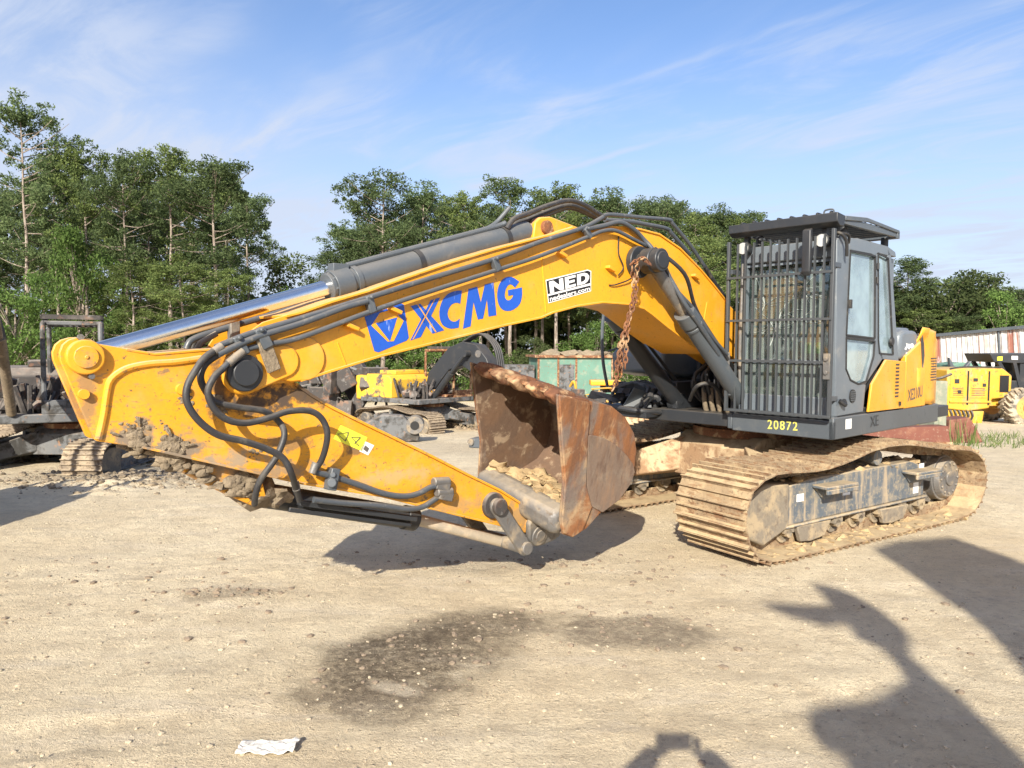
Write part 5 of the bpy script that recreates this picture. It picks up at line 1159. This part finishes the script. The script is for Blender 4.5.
# distant tractor in green between cover and skidder
p0=at(958,385,30); t=empty('green_tractor',(p0.x,p0.y,zg(0,30)),0); tag(t,'green tractor hood and grey arm showing above the yellow skidder','tractor')
def lc(px,py,Y=30): q=at(px,py,Y); return (q.x-t.location.x,q.z-t.location.z)
b=MB(); b.prism([lc(*q) for q in ((948,400),(948,359),(960,357),(982,358),(984,400))],0,1.1); b.build('hood','green',t,bevel=.08)
b=MB(); b.prism([lc(*q) for q in ((945,352),(950,361),(960,362),(967,354),(964,364),(946,364))],-.3,-.1); b.build('lift_arm','grey',t,bevel=.03)
# long corrugated building
A=at(928,333,42); B=at(1024,323,38); B=A+(B-A)*1.9; ZB=math.atan2(B.z-A.z,math.hypot(B.x-A.x,B.y-A.y))
A=Vector((A.x,42,0)); B=Vector((B.x,B.y,0)); L=(B-A).length
t=empty('corrugated_building',(A.x,A.y,zg(0,42)),math.atan2(B.y-A.y,B.x-A.x)); t.rotation_euler=(Matrix.Rotation(math.atan2(B.y-A.y,B.x-A.x),3,'Z')@Matrix.Rotation(-ZB,3,'Y')).to_euler(); tag(t,'long white corrugated metal building with streaks of red rust behind the skidder','building')
zt_=at(928,333,42).z-zg(0,42); b=MB(); pr_=[]; nx_=int(L/.28)
for k in range(nx_):
    x=k*.28; pr_+=[(x,0),(x+.17,0),(x+.19,-.05),(x+.26,-.05)]
pr_+=[(nx_*.28,0),(nx_*.28,4),(0,4)]
b.prism(pr_,0,zt_,'z')
m=bpy.data.materials.new('rust_streaked_cladding'); m.use_nodes=True; n=NT(m.node_tree); tc=n.n('TexCoord').outputs['Object']
c=n.mix(n.rng(n.noise(tc,3,4),.4,.65),(.58,.59,.59,1),(.44,.44,.43,1))
f=n.math('MULTIPLY',n.rng(n.noise(tc,1.9,2,.5,0,(1,.0,.02)),.565,.60),n.rng(n.noise(tc,2.0,5,.7,0,(1.5,0,.4)),.36,.50))
c=n.mix(f,c,(.25,.09,.065,1)); c=n.mix(n.rng(n.noise(tc,2.2,6,.7,0,(4,1,.12)),.47,.62,0,.8),c,(.30,.19,.14,1))
P=n.n('BsdfPrincipled',ins={'Base Color':c,'Roughness':.6}); n.n('OutputMaterial',ins={0:P.outputs[0]})
b.build('cladding',m,t,smooth=0)
b=MB(); b.box((-.2,-.25,zt_),(L+.2,4.2,zt_+.16)); b.build('roof_edge','grey',t)
for k in range(3):
    b=MB(); b.cyl((4+k*4,-.08,.2),(4+k*4,-.08,zt_),.05,seg=8); b.build('downpipe','grey',t)

# ================================================================== VEGETATION
def leafmat(name,c1,c2,tr=.45):
    m=bpy.data.materials.new(name); m.use_nodes=True; n=NT(m.node_tree)
    g=n.n('NewGeometry').outputs['Random Per Island']; oi=n.n('ObjectInfo').outputs['Random']
    c=n.mix(n.rng(g,0,1,0,1,False),c4(c1),c4(c2)); c=n.n('HueSaturation',ins={'Color':c,'Value':n.rng(oi,0,1,.75,1.25,False)}).outputs[0]
    d=n.n('BsdfDiffuse',ins={0:c}); t_=n.n('BsdfTranslucent',ins={0:c}); mx=n.n('MixShader',ins={0:tr,1:d.outputs[0],2:t_.outputs[0]})
    n.n('OutputMaterial',ins={0:mx.outputs[0]}); return m
M['pine_leaf']=leafmat('pine_needles',(.065,.100,.044),(.165,.215,.095))
M['pine_leaf2']=leafmat('pine_needles_yellow',(.085,.128,.044),(.22,.27,.095))
M['oak_leaf']=leafmat('broadleaf',(.07,.125,.035),(.18,.27,.08))
M['dark_leaf']=leafmat('dark_broadleaf',(.055,.08,.034),(.13,.16,.065))
M['weed_leaf']=leafmat('weed_green',(.10,.16,.04),(.26,.30,.12))
def leaves(rs,centres,per,size,flat=.7,jit=1.0):
    # centres: (x,y,z,r)
    Vs=[];
    for (x,y,z,r) in centres:
        k=int(per*max(.35,(r/.8)**2)); d=rs.randn(k,3); d/=np.linalg.norm(d,axis=1,keepdims=True); rad=r*(rs.rand(k,1)**.45)
        P_=d*rad*np.array([1,1,flat])+np.array([x,y,z])
        u=rs.randn(k,3); u/=np.linalg.norm(u,axis=1,keepdims=True); w_=rs.randn(k,3); w_-=u*(u*w_).sum(1,keepdims=True); w_/=np.linalg.norm(w_,axis=1,keepdims=True)
        s_=size*(.6+.9*rs.rand(k,1))
        Vs.append(np.stack([P_-u*s_*.6,P_+w_*s_*.28,P_+u*s_*.6,P_-w_*s_*.28],1))
    A=np.concatenate(Vs); return A.reshape(-1,3)
def leafobj(name,A,mk,parent=None):
    me=bpy.data.meshes.new(name); k=len(A)//4; me.vertices.add(len(A)); me.vertices.foreach_set('co',A.astype(np.float32).ravel())
    me.loops.add(len(A)); me.loops.foreach_set('vertex_index',np.arange(len(A),dtype=np.int32)); me.polygons.add(k); me.polygons.foreach_set('loop_start',np.arange(0,len(A),4,dtype=np.int32)); me.update(calc_edges=True); me.validate()
    me.materials.append(M[mk]); o=bpy.data.objects.new(name,me); COL.objects.link(o)
    if parent: o.parent=parent
    return o
def make_pine(seed,h=18,cr=3.0,low=.45,mk='pine_leaf'):
    rs=np.random.RandomState(seed); rr=random.Random(seed); t=empty('pine_tree',(0,-200,-60))
    b=MB(); pts=[]; x=y=0
    for k in range(8): pts.append(Vector((x,y,h*.97*k/7))); x+=rr.uniform(-.12,.12); y+=rr.uniform(-.1,.1)
    b.tube(pts,.19,8,3,True,.03)
    cen=[]
    nb=38
    for k in range(nb):
        f=low+(1-low)*(k/(nb-1))**.9; z=h*f; i=min(int(f/.97*7),6); base=pts[i].lerp(pts[min(i+1,7)],min(1,f/.97*7-i)); base.z=min(z,h*.97)
        g=(f-low)/(1-low); env=cr*(math.sin(math.pi*min(1,max(0.08,.12+g*.80)))**.6)*(1.0 if g<.75 else 1.15*(1-g)/.25*.8+.35)
        a=rr.uniform(0,6.28)*1+k*2.4; L=env*rr.uniform(.55,1.08); up_=L*rr.uniform(-.05,.75)
        tip=base+Vector((math.cos(a)*L,math.sin(a)*L,up_)); mid=base.lerp(tip,.5)+Vector((0,0,-.1*L+.1))
        b.tube([base,mid,tip],.04,5,3,True,.012)
        for j in range(rr.randint(4,7)):
            q=base.lerp(tip,rr.uniform(.5,1.05))+Vector((rr.gauss(0,.5),rr.gauss(0,.5),rr.gauss(.15,.42))); cen.append((q.x,q.y,q.z,rr.uniform(.22,.70)))
    for k in range(4): b.tube([Vector((0,0,h*(.2+.08*k))),Vector((rr.uniform(-1,1),rr.uniform(-1,1),h*(.2+.08*k)+.1))],.03,5,2,True,.01)
    b.build('trunk','bark',t,smooth=60)
    A=leaves(rs,cen,165,.15,.75); leafobj('crown',A,mk,t); return t
def make_broad(seed,h=9,cr=3.2,mk='oak_leaf',name='broadleaf_tree'):
    rs=np.random.RandomState(seed); rr=random.Random(seed); t=empty(name,(0,-200,-60)); b=MB(); b.tube([(0,0,0),(.1,.05,h*.3),(0,.1,h*.7)],.15,8,3,True,.05); cen=[]
    for k in range(46):
        a=rr.uniform(0,6.28); f=rr.uniform(.12,1); env=cr*math.sin(math.pi*(.12+.80*f))**.7; L=env*rr.uniform(.35,1.0); q=Vector((math.cos(a)*L,math.sin(a)*L,h*f)); cen.append((q.x,q.y,q.z,rr.uniform(.5,1.0)))
        if k%3==0: b.tube([(0,0,h*f*.6),(q.x*.6,q.y*.6,h*f*.85),tuple(q)],.05,5,3,True,.012)
    b.build('trunk','bark',t,smooth=60); leafobj('crown',leaves(rs,cen,190,.17,.85),mk,t); return t
def copy_tree(root):
    r=root.copy(); COL.objects.link(r)
    for ch in root.children:
        c=ch.copy(); COL.objects.link(c); c.parent=r
    return r
protos={'p':[make_pine(s,18,3.1,lo,mk) for s,lo,mk in ((1,.42,'pine_leaf'),(2,.5,'pine_leaf'),(3,.38,'pine_leaf2'),(4,.55,'pine_leaf'),(5,.46,'pine_leaf2'))],
        'b':[make_broad(11,9,3.3,'oak_leaf'),make_broad(12,9,3.0,'dark_leaf'),make_broad(13,9,3.6,'oak_leaf'),make_broad(14,9,3.2,'dark_leaf')]}
used=set()
def plant(kind,v,px,topy,Y,wf,label,group=None):
    root=protos[kind][v%len(protos[kind])]; key=(kind,v%len(protos[kind]))
    o=copy_tree(root) if key in used else root; used.add(key)
    q=at(px,topy,Y); z0=zg(q.x,Y)-.1; h_=q.z-z0; base=19.2 if kind=='p' else 9.8
    s_=h_/base; o.location=(q.x,Y,z0); sx_=wf/(3.1 if kind=='p' else 3.3); o.scale=(sx_,sx_,s_); o.rotation_euler=(0,0,random.Random(px*3+v).uniform(0,6.28))
    tag(o,label,'tree',group); return o
ordn=['first','second','third','fourth','fifth','sixth','seventh','eighth','ninth','tenth','eleventh','twelfth','thirteenth','fourteenth']
# front row, left wood
FL=[('p',0,18,97,50,3.2,'tallest pine with a loose crown, at the far left edge of the photo'),('p',1,52,150,54,2.7,'dense dark pine right of the tallest left pine'),('p',4,78,143,52,2.6,'broad olive pine behind the bare cab frame'),
    ('p',3,122,150,47,2.5,'slim pine with bare lower trunk left of the twin open pines'),('p',2,163,141,48,2.9,'tall open pine with a long bare pale trunk in the left wood'),('p',3,212,156,46,3.2,'pine with a wide see-through crown at the right end of the left wood'),
    ('b',0,75,225,44,2.6,'bright green bushy tree below the olive pine behind the bare cab frame'),('b',2,12,262,43,2.8,'light green bushy tree at the left picture edge'),('p',2,128,262,42,2.2,'small low pine in front of the left wood, above the chrome rod end'),
    ('p',4,180,262,42,2.4,'small rounded low pine under the tall open pine'),('p',2,228,268,43,1.9,'small low pine under the wide see-through pine'),('b',1,288,250,60,4.2,'dark leafy tree in the gap between the two pine groups'),('b',3,330,262,62,3.6,'dark leafy tree low behind the chrome rod and grey cylinder'),('b',3,255,290,52,2.6,'low dark leafy tree left of the gap between the pine groups')]
CT=[('p',3,378,168,50,2.9,'tall pine with pale trunk rising above the grey lift cylinder'),('p',0,420,182,54,3.0,'pine right of the pale trunked pine above the grey cylinder'),('p',2,462,186,53,2.8,'olive pine above the middle of the grey cylinder'),
    ('p',1,508,172,52,3.0,'rounded pine just left of the looped hoses on the boom top'),('p',4,556,178,55,3.0,'pine behind the looped hoses on the boom top'),('p',0,605,186,54,2.9,'pine behind the boom elbow pipes'),('p',3,655,192,52,2.8,'open pine right of the boom elbow pipes'),
    ('p',2,700,228,55,2.9,'lower pine between the boom elbow and the cab'),('p',1,742,218,58,2.8,'pine whose top peeps over the left end of the cab roof guard')]
RT=[('p',1,905,250,62,3.4,'dark pine just right of the cab rear window'),('b',3,945,252,62,4.6,'round dark tree above the corrugated building, right of the cab'),('b',1,975,258,64,4.8,'round dark tree above the corrugated building, near the right edge'),('b',0,1006,280,58,2.8,'bright green tree near the right edge above the corrugated roof'),('b',2,1032,290,60,3.4,'bright green tree cut by the right edge of the photo'),('b',1,925,278,60,3.6,'low dark tree directly behind the left end of the corrugated building')]
for lst in (FL,CT,RT):
    for a in lst: plant(*a)
rs=random.Random(77)
for (x0,x1,ty,n_,lab,grp) in ((-60,250,175,17,'pine of the dense wood behind the left front pines','pines deep in the left wood'),(335,765,200,32,'pine of the wood behind the middle front pines','pines deep in the middle wood'),(760,1060,276,20,'pine of the wood behind the corrugated building','pines deep in the right wood')):
    for k in range(n_):
        px=x0+(x1-x0)*(k+rs.uniform(.2,.8))/n_; plant('p',rs.randint(0,4),px,ty+rs.uniform(-8,34),rs.uniform(58,70),rs.uniform(2.6,3.4),lab,grp)
for (x0,x1,ty,n_,lab,grp) in ((-40,330,300,15,'leafy bush filling the foot of the left wood','bushes at the foot of the left wood'),(335,760,335,20,'leafy bush at the foot of the trunks seen under the boom','bushes at the foot of the middle wood')):
    for k in range(n_):
        px=x0+(x1-x0)*(k+rs.uniform(.2,.8))/n_; plant('b',rs.randint(0,3),px,ty+rs.uniform(-22,26),rs.uniform(46,56),rs.uniform(1.8,2.8),lab,grp)
for (x0,x1,Y_0,hh) in ((-60,60,74,9),):
    R_=np.random.RandomState(4); cen=[(R_.uniform(x0,x1),Y_0+R_.uniform(-3,3),-3+R_.uniform(0,hh),R_.uniform(.9,1.6)) for _ in range(1500)]
    o=leafobj('distant_wood',leaves(R_,cen,26,.55,.9),'dark_leaf'); tag(o,'dark green mass of undergrowth far behind the pines','wood',kind='stuff')
# weeds beside the blade
R_=np.random.RandomState(9); Vw=[]
for k in range(420):
    px=R_.uniform(940,1024); Yw=R_.uniform(15.5,20); q=at(px,440,Yw); x=q.x; z=zg(x,Yw)
    hgt=R_.uniform(.05,.4)*(1.6 if px<975 else .5); a=R_.uniform(0,6.28); w_=.012; dx,dy=math.cos(a)*w_,math.sin(a)*w_; bx_,by_=R_.uniform(-.1,.1,2)
    Vw+=[(x-dx,Yw-dy,z),(x+dx,Yw+dy,z),(x+bx_+dx*.4,Yw+by_,z+hgt),(x+bx_-dx*.4,Yw+by_,z+hgt)]
o=leafobj('weeds',np.array(Vw),'weed_leaf'); tag(o,'sparse green weeds growing at the end of the rusty blade','weeds',kind='stuff')

# ================================================================== BEHIND THE CAMERA (they cast the shadows in the foreground)
# photographer with the phone held overhead
def person():
    V=[(0,0,.98),(0,-.02,1.25),(0,-.02,1.48),(0,0,1.58),(0,.03,1.70), # 0 pelvis,1 chest,2 neck base,3 neck,4 head
       (-.19,-.02,1.44),(.19,-.02,1.44),(-.33,.20,1.64),(.33,.20,1.64),(-.10,.30,1.84),(.10,.30,1.84), # shoulders, elbows, wrists
       (-.10,0,.92),(.10,0,.92),(-.13,.03,.50),(.13,.03,.50),(-.14,0,.08),(.14,0,.08),(-.15,.16,.03),(.15,.16,.03)]
    E_=[(0,1),(1,2),(2,3),(3,4),(2,5),(2,6),(5,7),(6,8),(7,9),(8,10),(0,11),(0,12),(11,13),(12,14),(13,15),(14,16),(15,17),(16,18)]
    rad=[.15,.165,.11,.06,.10,.085,.085,.068,.068,.050,.050,.10,.10,.065,.065,.045,.045,.04,.04]
    me=bpy.data.meshes.new('person'); me.from_pydata(V,E_,[]); o=bpy.data.objects.new('person',me); COL.objects.link(o)
    sk=o.modifiers.new('skin','SKIN'); 
    for i,r_ in enumerate(rad): me.skin_vertices[0].data[i].radius=(r_,r_*.8)
    me.skin_vertices[0].data[0].use_root=True
    o.modifiers.new('sub','SUBSURF').levels=2; o.modifiers['sub'].render_levels=2
    me.materials.append(M['shirt']); return o
pe=person(); tag(pe,'photographer in a grey shirt standing behind the camera and holding a phone overhead','person')
pe.location=(0,-.36,gheight(0,0)); pe.rotation_euler=(0,0,R(-4))
b=MB(); b.blob((0,.03,1.72),.12,.08,2,(.72,.85,1.05),2); o=b.build('hair','seat',pe,smooth=60)
for s in (-1,1):
    for k in range(4):
        b=MB(); x=s*(.055); z=1.83+k*.012; b.tube([(s*.095,.30,1.83+k*.014),(s*.092,.325,1.84+k*.014),(s*.07,.335,1.845+k*.014)],.009,6,3); b.build('finger','skin',pe,smooth=60)
    b=MB(); b.tube([(s*.095,.27,1.83),(s*.08,.27,1.84),(s*.055,.275,1.85)],.011,6,3); b.build('thumb','skin',pe,smooth=60)
b=MB(); b.box((-.085,-.040,H-.055),(.085,-.030,H+.028)); ph=b.build('phone','black',None,bevel=.004); tag(ph,'black phone held up in the photographer\'s hands','phone')
# machine whose raised grapple throws the big shadow, standing behind to the right
def shadow_pt(px,py,y):
    r=ray(px,py); t_=-H/r[2]; gx_,gy_=r[0]*t_,r[1]*t_; t_=(gy_-y)/math.cos(SUN_AZ); return (gx_-t_*math.sin(SUN_AZ),t_*math.tan(SUN_EL))
YB=-5.0
t=empty('grapple_loader',(2.6,YB,0),0); tag(t,'grey machine with a raised grapple arm parked behind the camera','loader')
def gp(pts): return [(x-2.6,z) for x,z in (shadow_pt(px,py,YB) for px,py in pts)]
b=MB(); b.prism(gp([(820,585),(848,590),(870,600),(895,615),(902,625),(900,640),(960,690),(1030,760),(1060,900),(880,900),(868,790),(858,740),(905,700),(925,688),(915,672),(900,655),(888,640),(865,632),(848,617),(835,600)]),-.17,.17); b.build('arm','grey',t,bevel=.015)
b=MB(); b.prism(gp([(763,601),(800,602),(845,604),(880,606),(890,622),(878,640),(855,632),(860,624),(845,618),(830,622),(800,615)]),-.05,.05); b.build('grapple_jaw','grey',t,bevel=.02)
b=MB(); b.prism(gp([(870,702),(925,685),(960,690),(950,730),(880,738),(858,742),(832,746),(818,735),(815,720),(820,710),(842,704)]),-.07,.07); b.build('grapple_head','grey',t,bevel=.015)
b=MB(); b.prism(gp([(880,548),(905,540),(960,535),(1024,556),(1100,600),(1100,800),(1060,700),(1024,655),(985,618),(945,590),(915,570)]),-.14,.14); b.build('main_boom','yellow',t,bevel=.015)
b=MB(); b.box((-.9,-3.2,.9),(4.2,-1.2,2.6)); b.build('house','yellow',t,bevel=.08)
for s in (0,1):
    b=MB(); b.prism([(-1.4,.0),(-1.6,.45),(-1.3,.9),(4.2,.9),(4.5,.45),(4.3,0)],-3.4+s*1.7,-2.8+s*1.7); b.build('track','shoe',t,bevel=.015)
b=MB(); b.prism([(.2,1.4),(-.2,2.6),(.6,3.4),(1.3,3.6),(1.9,2.8),(1.2,1.4)],-.24,-1.3); b.build('boom_foot','yellow',t,bevel=.015)
# parked machine off the left edge
w3=copy_tree(WL) if 0 else None
t=wreck('parked_excavator','old excavator parked out of view to the left',(-7.42,5.9,-.02),R(92),R(92),1.0,'burnt_yellow','burnt_grey','shoe_grey',side=-1)
